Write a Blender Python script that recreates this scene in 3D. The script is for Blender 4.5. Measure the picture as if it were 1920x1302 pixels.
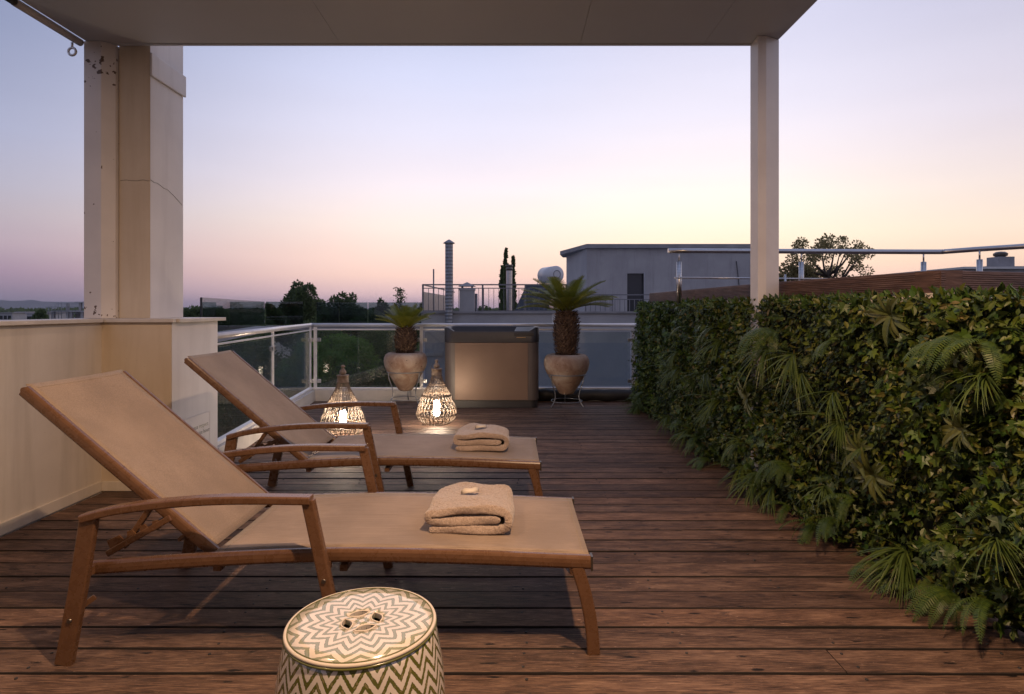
import bpy, bmesh, math, random
import numpy as np
from mathutils import Vector, Matrix, Euler
random.seed(7); rng = np.random.default_rng(7)
S = bpy.context.scene
for o in list(bpy.data.objects): bpy.data.objects.remove(o)
C = S.collection
PI = math.pi
# ------------------------------------------------------------------ camera
cd = bpy.data.cameras.new('camera'); cam = bpy.data.objects.new('camera', cd); C.objects.link(cam)
cam.location = (0, 0, 1.3); cam.rotation_euler = (PI/2, 0, 0)
cd.sensor_width = 36; cd.lens = 36*1110/1920; cd.shift_y = -71/1920; cd.clip_start = .05; cd.clip_end = 40000
S.camera = cam
S.view_settings.view_transform = 'Standard'; S.view_settings.look = 'None'
S.view_settings.exposure = 0.52; S.view_settings.gamma = 1
# ------------------------------------------------------------------ dusk sky
def lin(r, g, b):
    f = lambda c: (c/255/12.92 if c/255 <= .04045 else ((c/255+.055)/1.055)**2.4)
    return (f(r), f(g), f(b), 1)
world = bpy.data.worlds.new('World'); S.world = world; world.use_nodes = True
wt = world.node_tree; wt.nodes.clear()
def wn(t, **k):
    n = wt.nodes.new(t)
    for a, b in k.items(): setattr(n, a, b)
    return n
tc = wn('ShaderNodeTexCoord'); sx = wn('ShaderNodeSeparateXYZ'); wt.links.new(tc.outputs['Generated'], sx.inputs[0])
def ramp(stops):
    r = wn('ShaderNodeValToRGB'); wt.links.new(sx.outputs['Z'], r.inputs[0])
    r.color_ramp.interpolation = 'LINEAR'; e = r.color_ramp.elements
    while len(e) > 1: e.remove(e[0])
    e[0].position = stops[0][0]; e[0].color = lin(*stops[0][1])
    for p, c in stops[1:]:
        q = e.new(p); q.color = lin(*c)
    return r
SKY_L = [(0, (113, 106, 126)), (0.018, (121, 108, 133)), (0.05, (148, 124, 148)), (0.085, (167, 147, 162)), (0.126, (169, 158, 171)), (0.16, (163, 160, 180)), (0.227, (149, 154, 184)), (0.35, (122, 132, 167)), (0.46, (112, 122, 158)), (0.8, (104, 115, 153))]
SKY_C = [(0, (165,138,162)), (.025, (220,178,178)), (.055, (241,196,177)), (.09, (246,206,188)), (.14, (246,222,210)), (.20, (234,220,226)), (.28, (214,210,230)), (.36, (196,199,228)), (.42, (182,188,220)), (.55, (164,172,208)), (.8, (136,146,186))]
SKY_P = [(0, (218,168,165)), (.03, (238,184,172)), (.07, (251,210,178)), (.11, (254,227,194)), (.16, (252,233,214)), (.22, (240,226,227)), (.30, (220,214,230)), (.38, (204,202,225)), (.46, (190,190,218)), (.8, (142,150,190))]
SKY_R = [(0, (210,162,156)), (.03, (228,178,160)), (.07, (238,200,170)), (.11, (235,210,188)), (.18, (222,205,203)), (.26, (205,196,210)), (.34, (190,186,206)), (.42, (175,174,202)), (.8, (132,140,178))]
SKY_B = [(0, (128,126,148)), (.1, (150,142,166)), (.3, (146,150,180)), (.8, (124,136,174))]
rl, rc, rp, rr, rb = ramp(SKY_L), ramp(SKY_C), ramp(SKY_P), ramp(SKY_R), ramp(SKY_B)
def mathn(op, a, b=None, c=None, clamp=False):
    n = wn('ShaderNodeMath', operation=op, use_clamp=clamp)
    for i, v in enumerate((a, b, c)):
        if v is None: continue
        if isinstance(v, (int, float)): n.inputs[i].default_value = v
        else: wt.links.new(v, n.inputs[i])
    return n.outputs[0]
az = mathn('ARCTAN2', sx.outputs['X'], sx.outputs['Y'])          # 0 = straight ahead, + = right
def mrange(v, a, b):
    n = wn('ShaderNodeMapRange', interpolation_type='SMOOTHSTEP', clamp=True)
    n.inputs['From Min'].default_value = a; n.inputs['From Max'].default_value = b
    wt.links.new(v, n.inputs['Value']); return n.outputs['Result']
def mixc(f, a, b):
    n = wn('ShaderNodeMix', data_type='RGBA')
    wt.links.new(f, n.inputs[0]); wt.links.new(a, n.inputs[6]); wt.links.new(b, n.inputs[7]); return n.outputs[2]
c0 = mixc(mrange(az, -.82, -.12), rl.outputs[0], rc.outputs[0])
c1 = mixc(mrange(az, -.12, .30), c0, rp.outputs[0])
c2 = mixc(mrange(az, .36, .80), c1, rr.outputs[0])
absaz = mathn('ABSOLUTE', mathn('SUBTRACT', az, .25))
c3 = mixc(mrange(absaz, 1.1, 2.4), c2, rb.outputs[0])
nzv = wn('ShaderNodeMapping'); nzv.inputs['Scale'].default_value = (1.2, 1.2, 9); wt.links.new(tc.outputs['Generated'], nzv.inputs[0])
nzt = wn('ShaderNodeTexNoise'); nzt.inputs['Scale'].default_value = 1.6; nzt.inputs['Detail'].default_value = 4; wt.links.new(nzv.outputs[0], nzt.inputs['Vector'])
hv = wn('ShaderNodeHueSaturation'); wt.links.new(c3, hv.inputs['Color']); wt.links.new(mathn('ADD', mathn('MULTIPLY', nzt.outputs[0], .10), .84), hv.inputs['Value']); hv.inputs['Saturation'].default_value = .86; c3 = hv.outputs[0]
bg = wn('ShaderNodeBackground'); bg.inputs[1].default_value = 1.0
wo = wn('ShaderNodeOutputWorld'); wt.links.new(c3, bg.inputs[0]); wt.links.new(bg.outputs[0], wo.inputs[0])
# ------------------------------------------------------------------ scene helpers
def link(o, parent=None):
    C.objects.link(o)
    if parent is not None: o.parent = parent
    return o
def tag(o, label=None, cat=None, group=None, kind=None):
    for k, v in (('label', label), ('category', cat), ('group', group), ('kind', kind)):
        if v: o[k] = v
    return o
def thing(name, label, cat, loc=(0,0,0), rz=0, group=None):
    o = bpy.data.objects.new(name, None); o.location = loc; o.rotation_euler = (0,0,rz); o.empty_display_size = .2
    link(o); return tag(o, label, cat, group)
def copy_tree(o, parent=None):
    c = o.copy(); link(c, parent)
    for ch in list(o.children): copy_tree(ch, c)
    return c
class MB:
    def __init__(s): s.v = []; s.f = []; s.sm = []
    def add(s, vs, fs, smooth=False):
        n = len(s.v); s.v += [tuple(v) for v in vs]; s.f += [tuple(i+n for i in f) for f in fs]; s.sm += [smooth]*len(fs); return s
    def box(s, x0, x1, y0, y1, z0, z1, M=None):
        vs = [Vector((x, y, z)) for z in (z0, z1) for y in (y0, y1) for x in (x0, x1)]
        if M is not None: vs = [M @ v for v in vs]
        return s.add(vs, [(0,2,3,1),(4,5,7,6),(0,1,5,4),(2,6,7,3),(0,4,6,2),(1,3,7,5)])
    def bar(s, a, b, w, h, up=(0,0,1)):
        a, b = Vector(a), Vector(b); d = (b-a); L = d.length; d.normalize(); u = Vector(up)
        sd = d.cross(u)
        if sd.length < 1e-4: sd = d.cross(Vector((1,0,0)))
        sd.normalize(); u2 = sd.cross(d)
        vs = [p + sd*i*w/2 + u2*j*h/2 for p in (a, b) for j in (-1, 1) for i in (-1, 1)]
        return s.add(vs, [(0,2,3,1),(4,5,7,6),(0,1,5,4),(2,6,7,3),(0,4,6,2),(1,3,7,5)])
    def tube(s, pts, r, n=8, cap=True, closed=False):
        pts = [Vector(p) for p in pts]; m = len(pts); rs = r if isinstance(r, (list, tuple)) else [r]*m
        u = None; vs = []
        for i, p in enumerate(pts):
            if closed: d = pts[(i+1) % m] - pts[i-1]
            else: d = pts[min(i+1, m-1)] - pts[max(i-1, 0)]
            d.normalize()
            if u is None:
                u = d.orthogonal().normalized()
            else:
                u = (u - d*u.dot(d)); u = u.normalized() if u.length > 1e-5 else d.orthogonal().normalized()
            w = d.cross(u)
            for k in range(n):
                a = 2*PI*k/n; vs.append(p + (u*math.cos(a) + w*math.sin(a))*rs[i])
        fs = []
        for i in range(m if closed else m-1):
            for k in range(n):
                j = (i+1) % m
                fs.append((i*n+k, i*n+(k+1) % n, j*n+(k+1) % n, j*n+k))
        s.add(vs, fs, True)
        if cap and not closed:
            b = len(s.v)-len(vs)
            s.f += [tuple(b+k for k in reversed(range(n))), tuple(b+(m-1)*n+k for k in range(n))]; s.sm += [False, False]
        return s
    def sweep(s, pts, prof, up=(0,1,0)):
        """rectangular-ish profile (list of (side, up)) swept along pts; side axis = `up` (fixed)"""
        pts = [Vector(p) for p in pts]; m = len(pts); n = len(prof); side = Vector(up).normalized(); vs = []
        for i, p in enumerate(pts):
            d = (pts[min(i+1, m-1)] - pts[max(i-1, 0)]).normalized(); w = side.cross(d).normalized()
            # mitre
            if 0 < i < m-1:
                d1 = (pts[i]-pts[i-1]).normalized(); d2 = (pts[i+1]-pts[i]).normalized()
                k = 1/max(.35, math.cos(d1.angle(d2, 0)/2))
            else: k = 1
            for a, b in prof: vs.append(p + side*a + w*b*k)
        fs = [(i*n+k, i*n+(k+1) % n, (i+1)*n+(k+1) % n, (i+1)*n+k) for i in range(m-1) for k in range(n)]
        fs += [tuple(reversed(range(n))), tuple((m-1)*n+k for k in range(n))]
        return s.add(vs, fs)
    def lathe(s, prof, n=32, cx=0, cy=0, smooth=True, caps=False):
        vs = [(cx+r*math.cos(2*PI*k/n), cy+r*math.sin(2*PI*k/n), z) for r, z in prof for k in range(n)]
        fs = [(i*n+k, i*n+(k+1) % n, (i+1)*n+(k+1) % n, (i+1)*n+k) for i in range(len(prof)-1) for k in range(n)]
        if caps: fs += [tuple(reversed(range(n))), tuple((len(prof)-1)*n+k for k in range(n))]
        return s.add(vs, fs, smooth)
    def prism(s, poly, z0, z1):
        n = len(poly); vs = [(x, y, z0) for x, y in poly] + [(x, y, z1) for x, y in poly]
        fs = [tuple(reversed(range(n))), tuple(range(n, 2*n))] + [(i, (i+1) % n, n+(i+1) % n, n+i) for i in range(n)]
        return s.add(vs, fs)
    def mesh(s, name, mat):
        me = bpy.data.meshes.new(name); me.from_pydata([tuple(v) for v in s.v], [], s.f)
        me.polygons.foreach_set('use_smooth', s.sm); me.materials.append(mat); me.update(); return me
    def build(s, name, mat, parent=None, bevel=0, loc=None, seg=2, auto=False):
        o = bpy.data.objects.new(name, s.mesh(name, mat)); link(o, parent)
        if loc is not None: o.location = loc
        bm = bmesh.new(); bm.from_mesh(o.data); bmesh.ops.recalc_face_normals(bm, faces=bm.faces); bm.to_mesh(o.data); bm.free()
        if bevel:
            b = o.modifiers.new('bevel', 'BEVEL'); b.width = bevel; b.segments = seg; b.limit_method = 'ANGLE'; b.angle_limit = .6
            b.harden_normals = False
        return o
def npmesh(name, V, F, mat, smooth=False):
    """V (n,3) F (m,k) arrays -> mesh quickly"""
    V = np.ascontiguousarray(V, dtype=np.float32); F = np.ascontiguousarray(F, dtype=np.int32); m, k = F.shape
    me = bpy.data.meshes.new(name); me.vertices.add(len(V)); me.vertices.foreach_set('co', V.ravel())
    me.loops.add(m*k); me.loops.foreach_set('vertex_index', F.ravel())
    me.polygons.add(m); me.polygons.foreach_set('loop_start', np.arange(0, m*k, k, dtype=np.int32))
    me.polygons.foreach_set('use_smooth', np.full(m, smooth)); me.materials.append(mat); me.update(calc_edges=True); return me
def scatter(tv, tf, pos, A, B, N, sc):
    """template verts (t,3) in axes A(side) B(length) N(normal) placed at pos"""
    tv = np.asarray(tv, float); tf = np.asarray(tf, int); n = len(pos); sc = np.asarray(sc).reshape(n, 1, 1)
    V = pos[:, None, :] + sc*(tv[None, :, 0:1]*A[:, None, :] + tv[None, :, 1:2]*B[:, None, :] + tv[None, :, 2:3]*N[:, None, :])
    F = tf[None] + (np.arange(n)*len(tv))[:, None, None]
    return V.reshape(-1, 3), F.reshape(-1, tf.shape[1])
def unit(v): return v/np.maximum(np.linalg.norm(v, axis=-1, keepdims=True), 1e-9)
def frames(n, B, jitter=.5):
    """random side/normal axes for given length directions B"""
    r = rng.normal(size=(n, 3)); A = unit(np.cross(B, r)); return A, unit(np.cross(A, B))
# ------------------------------------------------------------------ material helper
class MT:
    def __init__(s, name, rough=.6, spec=.5, metal=0):
        s.m = bpy.data.materials.new(name); s.m.use_nodes = True; s.t = s.m.node_tree
        s.p = s.t.nodes['Principled BSDF']; s.p.inputs['Roughness'].default_value = rough
        s.p.inputs['Specular IOR Level'].default_value = spec; s.p.inputs['Metallic'].default_value = metal
    def n(s, t, ins=None, **k):
        x = s.t.nodes.new(t)
        for a, b in k.items(): setattr(x, a, b)
        for a, b in (ins or {}).items():
            if isinstance(b, bpy.types.NodeSocket): s.t.links.new(b, x.inputs[a])
            else: x.inputs[a].default_value = b
        return x
    def l(s, a, b): s.t.links.new(a, b)
    def coord(s, scale=(1,1,1), which='Object', offset_random=False):
        c = s.n('ShaderNodeTexCoord').outputs[which]
        if offset_random:
            oi = s.n('ShaderNodeObjectInfo').outputs['Random']
            v = s.n('ShaderNodeVectorMath', {0: c}, operation='ADD')
            m = s.n('ShaderNodeMath', {0: oi, 1: 37.0}, operation='MULTIPLY').outputs[0]
            cb = s.n('ShaderNodeCombineXYZ', {0: m, 1: m, 2: m}).outputs[0]; s.l(cb, v.inputs[1]); c = v.outputs[0]
        return s.n('ShaderNodeMapping', {'Vector': c, 'Scale': scale}).outputs[0]
    def noise(s, vec, scale, detail=4, rough=.55, dist=0):
        return s.n('ShaderNodeTexNoise', {'Vector': vec, 'Scale': scale, 'Detail': detail, 'Roughness': rough, 'Distortion': dist}).outputs[0]
    def ramp(s, fac, stops):
        r = s.n('ShaderNodeValToRGB', {0: fac}); e = r.color_ramp.elements
        while len(e) > 1: e.remove(e[0])
        e[0].position = stops[0][0]; e[0].color = (*stops[0][1], 1)
        for p, c in stops[1:]: q = e.new(p); q.color = (*c, 1)
        return r.outputs[0]
    def mix(s, f, a, b, blend='MIX'):
        x = s.n('ShaderNodeMix', data_type='RGBA', blend_type=blend)
        for i, v in ((0, f), (6, a), (7, b)):
            if isinstance(v, bpy.types.NodeSocket): s.l(v, x.inputs[i])
            elif i == 0: x.inputs[0].default_value = v
            else: x.inputs[i].default_value = (*v[:3], 1)
        return x.outputs[2]
    def math(s, op, a, b=0.0, c=0.0, clamp=False):
        return s.n('ShaderNodeMath', {0: a, 1: b, 2: c}, operation=op, use_clamp=clamp).outputs[0]
    def col(s, c):
        if isinstance(c, bpy.types.NodeSocket): s.l(c, s.p.inputs['Base Color'])
        else: s.p.inputs['Base Color'].default_value = (*c, 1)
        return s
    def bump(s, h, strength=.3, dist=.002):
        b = s.n('ShaderNodeBump', {'Height': h, 'Strength': strength, 'Distance': dist}); s.l(b.outputs[0], s.p.inputs['Normal']); return s
def simple(name, c1, c2, scale=6, rough=.6, bump=.15, bscale=60, metal=0, spec=.5, dist=.002, stretch=(1,1,1), rvar=0):
    t = MT(name, rough, spec, metal); v = t.coord(stretch)
    f = t.noise(v, scale, 5, .6); t.col(t.ramp(f, [(.3, c1), (.7, c2)]))
    if bump: t.bump(t.noise(v, bscale, 3), bump, dist)
    if rvar: t.l(t.math('MULTIPLY_ADD', t.noise(v, scale*2.3, 4), rvar, rough-rvar/2), t.p.inputs['Roughness'])
    return t.m
M = {}
# cream painted plaster with faint stains, pocks and streaks
def plaster(name, a, b, grey):
    t = MT(name, .75, .3); v = t.coord((1, 1, 1))
    base = t.ramp(t.noise(v, 1.6, 6, .6), [(.35, a), (.68, b)])
    streak = t.noise(t.coord((9, 9, .8)), 1.0, 5, .6)
    base = t.mix(t.math('MULTIPLY', t.math('SUBTRACT', streak, .48, clamp=True), 2.4, clamp=True), base, grey)
    spots = t.ramp(t.noise(v, 85, 2, .5), [(.765, (1,1,1)), (.79, (.45,.4,.36))])
    t.col(t.mix(1.0, base, spots, 'MULTIPLY')); t.bump(t.noise(v, 45, 6, .65), .35, .0015); return t.m
M['plaster'] = plaster('cream_plaster', (.60,.53,.445), (.68,.61,.52), (.50,.44,.36))
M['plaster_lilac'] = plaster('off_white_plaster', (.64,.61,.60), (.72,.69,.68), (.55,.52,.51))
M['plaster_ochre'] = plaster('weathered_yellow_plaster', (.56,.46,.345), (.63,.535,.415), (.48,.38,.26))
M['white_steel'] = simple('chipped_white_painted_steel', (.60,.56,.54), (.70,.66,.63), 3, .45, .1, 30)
def chipped():
    t = MT('peeling_white_paint', .5, .4); v = t.coord()
    base = t.ramp(t.noise(v, 3, 4), [(.3, (.58,.54,.52)), (.7, (.68,.63,.60))])
    z = t.n('ShaderNodeSeparateXYZ', {0: t.n('ShaderNodeTexCoord').outputs['Object']}).outputs[2]
    top = t.math('MAXIMUM', t.math('SUBTRACT', 1.0, t.math('MULTIPLY', t.math('ABSOLUTE', t.math('SUBTRACT', z, 3.08)), 5.0), clamp=True),
                 t.math('SUBTRACT', 1.0, t.math('MULTIPLY', t.math('ABSOLUTE', t.math('SUBTRACT', z, 1.26)), 12.0), clamp=True))
    f = t.math('ADD', t.noise(v, 24, 3, .5), t.math('MULTIPLY', top, .13))
    t.col(t.mix(t.math('GREATER_THAN', f, .72), base, (.12,.08,.06))); t.bump(t.noise(v, 30, 3), .1); return t.m
M['chipped'] = chipped()
M['stone'] = simple('pale_marble_coping', (.50,.45,.40), (.63,.58,.52), 5, .4, .1, 40)
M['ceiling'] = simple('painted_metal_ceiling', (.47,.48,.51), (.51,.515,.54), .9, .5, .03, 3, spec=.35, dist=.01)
M['alu'] = simple('white_powder_coated_metal', (.62,.61,.62), (.72,.71,.72), 6, .32, .03, 40, metal=.35, rvar=.15)
M['steel'] = simple('brushed_stainless_steel', (.42,.42,.43), (.56,.56,.57), 9, .3, .08, 60, metal=1, stretch=(1,1,8), rvar=.2)
M['galv'] = simple('galvanised_sheet', (.19,.20,.22), (.30,.31,.34), 12, .42, .15, 20, metal=.7, rvar=.25)
def glass(name, tint, gl=.9):
    t = MT(name); t.t.nodes.remove(t.p); out = t.t.nodes['Material Output']
    tr = t.n('ShaderNodeBsdfTransparent', {'Color': (*tint, 1)}); g = t.n('ShaderNodeBsdfGlossy', {'Color': (gl,gl,gl,1), 'Roughness': .004})
    fc = t.n('ShaderNodeLayerWeight', {'Blend': .5}).outputs['Facing']; fr = t.n('ShaderNodeMath', {0: t.math('MULTIPLY', t.math('POWER', fc, 5.0), .92), 1: .045}, operation='ADD')
    sm = t.noise(t.coord((1,1,1)), 2.2, 5, .65)          # faint smears of dust
    df = t.n('ShaderNodeBsdfDiffuse', {'Color': (.5,.5,.52,1)})
    mx = t.n('ShaderNodeMixShader', {0: fr.outputs[0], 1: tr.outputs[0], 2: g.outputs[0]})
    m2 = t.n('ShaderNodeMixShader', {0: t.math('MULTIPLY', t.math('SUBTRACT', sm, .42, clamp=True), .05), 1: mx.outputs[0], 2: df.outputs[0]})
    t.l(m2.outputs[0], out.inputs[0]); return t.m
M['glass'] = glass('tinted_float_glass', (.80,.84,.84))
M['glass2'] = glass('grey_green_screen_glass', (.50,.58,.57))
M['clear'] = glass('clear_plexiglass', (.93,.93,.94))
M['frosted'] = simple('frosted_plexiglass', (.60,.56,.56), (.63,.59,.59), 8, .6, 0, spec=.2)
# deck timber
def plank_mat():
    t = MT('weathered_deck_timber', .70, .25)
    v = t.coord((1,1,1), offset_random=True); oi = t.n('ShaderNodeObjectInfo').outputs['Random']
    mp = lambda sc, rot=(0,0,0): t.n('ShaderNodeMapping', {'Vector': v, 'Scale': sc, 'Rotation': rot}).outputs[0]
    grain = t.noise(mp((3.5, 70, 70)), 2.7, 6, .7, .4)
    fine = t.noise(mp((9, 330, 90)), 1.4, 4, .75)
    big = t.noise(mp((2.2, 9, 9)), 1.6, 5, .65)
    c = t.ramp(t.math('ADD', t.math('MULTIPLY', big, .5), t.math('MULTIPLY', grain, .5)), [(.38, (.030,.020,.016)), (.455, (.078,.047,.035)), (.53, (.138,.085,.062)), (.62, (.245,.165,.120))])
    lf = t.math('MULTIPLY', t.math('SUBTRACT', fine, .53, clamp=True), 6.0, clamp=True)
    c = t.mix(t.math('MULTIPLY', lf, .7), c, (.42,.28,.19))
    df = t.math('MULTIPLY', t.math('SUBTRACT', .485, fine, clamp=True), 8.0, clamp=True)
    c = t.mix(t.math('MULTIPLY', df, .75), c, (.020,.013,.010))
    dark = t.noise(mp((2.6, 10, 10)), 1.9, 6, .72, .8)
    c = t.mix(t.math('MULTIPLY', t.math('SUBTRACT', dark, .57, clamp=True), 6.0, clamp=True), c, (.028,.022,.024))
    vo = t.n('ShaderNodeTexVoronoi', {'Vector': mp((1.7, 6.5, 6.5)), 'Scale': 1.5}, voronoi_dimensions='2D')
    wob = t.math('ADD', t.math('MULTIPLY', t.math('SUBTRACT', t.noise(mp((14, 60, 60)), 1.0, 4, .7), .5), .35), vo.outputs['Distance'])
    kn = t.math('MULTIPLY', t.math('SUBTRACT', .062, wob, clamp=True), 24.0, clamp=True)
    c = t.mix(kn, c, (.008,.006,.006))
    scr = t.noise(mp((16, 95, 40), (0,0,.09)), 1.0, 6, .78)
    c = t.mix(t.math('MULTIPLY', t.math('SUBTRACT', scr, .63, clamp=True), 22.0, clamp=True), c, (.42,.30,.23))
    c = t.mix(1.0, c, t.ramp(oi, [(0, (.66,.62,.62)), (.3, (.95,.90,.88)), (.6, (1.05,1.0,.97)), (1, (1.32,1.16,1.02))]), 'MULTIPLY')
    t.col(c)
    h = t.math('ADD', t.math('MULTIPLY', fine, .6), grain); t.bump(h, .9, .004)
    t.l(t.math('ADD', t.math('MULTIPLY', grain, .35), .45), t.p.inputs['Roughness']); return t.m
M['plank'] = plank_mat()
M['plank_edge'] = simple('plank_edge_shade_and_dirt', (.010,.007,.006), (.020,.013,.010), 20, .9, .4, 60)  # gap shade painted into the near-black edge colour, along with edge dirt
def ribbed_wood():
    t = MT('ribbed_brown_boards', .6, .4); v = t.coord((1,1,1), offset_random=True)
    c = t.ramp(t.noise(t.n('ShaderNodeMapping', {'Vector': v, 'Scale': (3, 3, 30)}).outputs[0], 2, 6, .65), [(.3, (.05,.028,.022)), (.55, (.11,.062,.048)), (.75, (.17,.11,.09))]); t.col(c)
    t.bump(t.noise(t.n('ShaderNodeMapping', {'Vector': v, 'Scale': (3, 3, 90)}).outputs[0], 2, 4), .5, .003); return t.m
M['ribbed'] = ribbed_wood()
def framewood():
    t = MT('teak_look_frame', .38, .5); v = t.coord((1,1,1))
    nz = t.noise(v, 26, 6, .62, .3)
    t.col(t.ramp(nz, [(.28, (.118,.058,.030)), (.5, (.135,.068,.035)), (.74, (.155,.080,.042))])); t.bump(nz, .15, .001)
    t.l(t.math('MULTIPLY_ADD', nz, .22, .17), t.p.inputs['Roughness']); return t.m
M['frame'] = framewood()
def sling():
    t = MT('taupe_woven_sling', .72, .3); v = t.coord((1,1,1))
    a = t.n('ShaderNodeTexWave', {'Vector': v, 'Scale': 160, 'Distortion': .6, 'Detail': 1}, bands_direction='X').outputs[1]
    b = t.n('ShaderNodeTexWave', {'Vector': v, 'Scale': 160, 'Distortion': .6, 'Detail': 1}, bands_direction='Y').outputs[1]
    w = t.math('MULTIPLY', a, b); big = t.noise(v, 3, 5, .6); th = t.noise(t.n('ShaderNodeMapping', {'Vector': v, 'Scale': (2, 220, 220)}).outputs[0], 1.5, 3)
    c = t.ramp(t.math('MULTIPLY_ADD', big, .5, t.math('MULTIPLY', th, .5)), [(.42, (.25,.182,.128)), (.58, (.37,.272,.195))])
    t.col(t.mix(t.math('MULTIPLY', w, .35), c, (.12,.085,.06))); t.bump(t.math('ADD', w, t.math('MULTIPLY', t.noise(t.n('ShaderNodeMapping', {'Vector': v, 'Scale': (2.5, 7, 7)}).outputs[0], 1.3, 3), 4.0)), .35, .0010); t.p.inputs['Sheen Weight'].default_value = .2; return t.m
M['sling'] = sling()
M['stitch'] = simple('pale_stitching', (.36,.28,.20), (.42,.33,.25), 60, .8, .3, 200)
M['black'] = simple('black_rubber', (.012,.012,.014), (.022,.021,.023), 12, .55, .3, 30, dist=.004)
M['dark_metal'] = simple('dark_steel_bolt', (.10,.09,.08), (.18,.16,.14), 20, .35, 0, metal=.8)
def towel():
    t = MT('beige_terry', .95, .1); v = t.coord((1,1,1))
    a = t.noise(v, 150, 3, .7); b = t.noise(v, 320, 2, .6)
    t.col(t.ramp(t.math('MULTIPLY_ADD', a, .7, t.math('MULTIPLY', b, .3)), [(.33, (.23,.165,.125)), (.5, (.385,.29,.225)), (.66, (.54,.425,.345))]))
    t.bump(a, 1.0, .005); t.p.inputs['Sheen Weight'].default_value = .5; t.p.inputs['Sheen Roughness'].default_value = .6; return t.m
M['towel'] = towel()
M['label'] = simple('cream_cloth_tag', (.60,.52,.42), (.72,.64,.52), 30, .7, .2, 200)
def terracotta():
    t = MT('aged_terracotta', .8, .25); v = t.coord()
    c = t.ramp(t.noise(v, 5, 6, .62, .4), [(.3, (.20,.115,.080)), (.46, (.29,.195,.145)), (.58, (.37,.285,.225)), (.72, (.46,.39,.335))])
    c = t.mix(t.math('GREATER_THAN', t.noise(t.coord((14,14,38)), 1.3, 3, .5), .70), c, (.06,.035,.025))
    t.col(c); t.bump(t.noise(v, 50, 6, .7), .5, .003); return t.m
M['terracotta'] = terracotta()
M['soil'] = simple('dark_soil', (.02,.014,.01), (.05,.035,.025), 30, .95, 1, 50, dist=.01)
M['rattan'] = simple('rattan_cane', (.060,.040,.028), (.13,.09,.062), 40, .55, .3, 90)
M['rattan_grey'] = simple('weathered_wood_turning', (.17,.12,.085), (.30,.23,.17), 30, .7, .4, 60)
def emit(name, c, s):
    t = MT(name); t.col((0.8,0.75,0.65)); t.p.inputs['Emission Color'].default_value = (*c, 1); t.p.inputs['Emission Strength'].default_value = s; return t.m
M['bulb'] = emit('glowing_candle_glass', (1, .78, .56), 185)
M['downlight'] = emit('lit_downlight_lens', (1, .66, .38), 6)
def leafmat(name, cols, rough=.45, trans=.12, spec=.4, scale=30):
    t = MT(name, rough, spec)
    ri = t.n('ShaderNodeNewGeometry').outputs['Random Per Island']; n = len(cols)
    c = t.ramp(ri, [(i/max(1, n-1), k) for i, k in enumerate(cols)])
    nz = t.noise(t.coord((1,1,1)), scale, 3)
    t.col(t.mix(t.math('MULTIPLY', nz, .6), c, tuple(x*.55 for x in cols[0])))
    if trans:
        out = t.t.nodes['Material Output']; tl = t.n('ShaderNodeBsdfTranslucent'); t.l(c, tl.inputs[0])
        mx = t.n('ShaderNodeMixShader', {0: trans}); t.l(t.p.outputs[0], mx.inputs[1]); t.l(tl.outputs[0], mx.inputs[2]); t.l(mx.outputs[0], out.inputs[0])
    return t.m
M['ivy'] = leafmat('ivy_leaf', [(0.032,0.067,0.017),(0.050,0.109,0.015),(0.084,0.155,0.015),(0.034,0.063,0.030),(0.126,0.185,0.018),(0.025,0.046,0.015)])
M['oval'] = leafmat('oval_leaf', [(0.050,0.076,0.012),(0.080,0.113,0.013),(0.118,0.155,0.015),(0.034,0.067,0.015),(0.176,0.176,0.029),(0.050,0.071,0.012),(0.168,0.122,0.042)])
M['bluegreen'] = leafmat('box_leaf', [(0.025,0.052,0.024),(0.038,0.076,0.024),(0.029,0.050,0.035),(0.059,0.105,0.022)])
M['fern'] = leafmat('fern_frond', [(0.046,0.088,0.018),(0.071,0.122,0.018),(0.101,0.143,0.017)])
M['grassy'] = leafmat('grass_blade', [(0.067,0.109,0.024),(0.105,0.147,0.027),(0.050,0.088,0.025)])
M['broad'] = leafmat('broad_leaf', [(0.084,0.113,0.029),(0.118,0.139,0.034),(0.151,0.151,0.042),(0.067,0.101,0.029)])
M['cycad'] = leafmat('cycad_leaflet', [(.12,.145,.018),(.19,.205,.022),(.27,.25,.030),(.09,.115,.018)], trans=.25)
M['cyscale'] = leafmat('cycad_trunk_scale', [(.035,.018,.011), (.07,.036,.022), (.14,.085,.055), (.20,.13,.09)], trans=0, rough=.8)
M['treedark'] = leafmat('dark_tree_leaf', [(.085,.12,.055),(.115,.16,.065),(.15,.20,.075),(.095,.13,.08)], rough=.65, scale=2, trans=.42)
M['treemid'] = leafmat('pine_tree_leaf', [(.12,.21,.055),(.17,.29,.07),(.22,.34,.09)], rough=.65, scale=2, trans=.42)
M['treeolive'] = leafmat('eucalyptus_leaf', [(.24,.21,.10),(.30,.25,.11),(.36,.29,.13)], rough=.6, scale=2, trans=.42)
M['bark'] = simple('tree_bark', (.035,.026,.020), (.09,.07,.055), 8, .9, .6, 30, dist=.01)
def stained(name, a, b, dk):
    t = MT(name, .85, .3); v = t.coord(); base = t.ramp(t.noise(v, 1.1, 6, .65), [(.35, a), (.65, b)])
    st_ = t.noise(t.coord((5,5,.5)), 1.0, 6, .65); c = t.mix(t.math('MULTIPLY', t.math('SUBTRACT', st_, .50, clamp=True), 3.0, clamp=True), base, dk)
    bl = t.noise(v, .7, 3, .5); c = t.mix(t.math('MULTIPLY', t.math('SUBTRACT', bl, .56, clamp=True), 5.0, clamp=True), c, tuple(x*1.18 for x in b)); t.col(c); t.bump(t.noise(v, 25, 5), .4, .006); return t.m
M['concrete'] = stained('grey_render', (.32,.305,.305), (.385,.37,.365), (.225,.215,.215))
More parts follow.
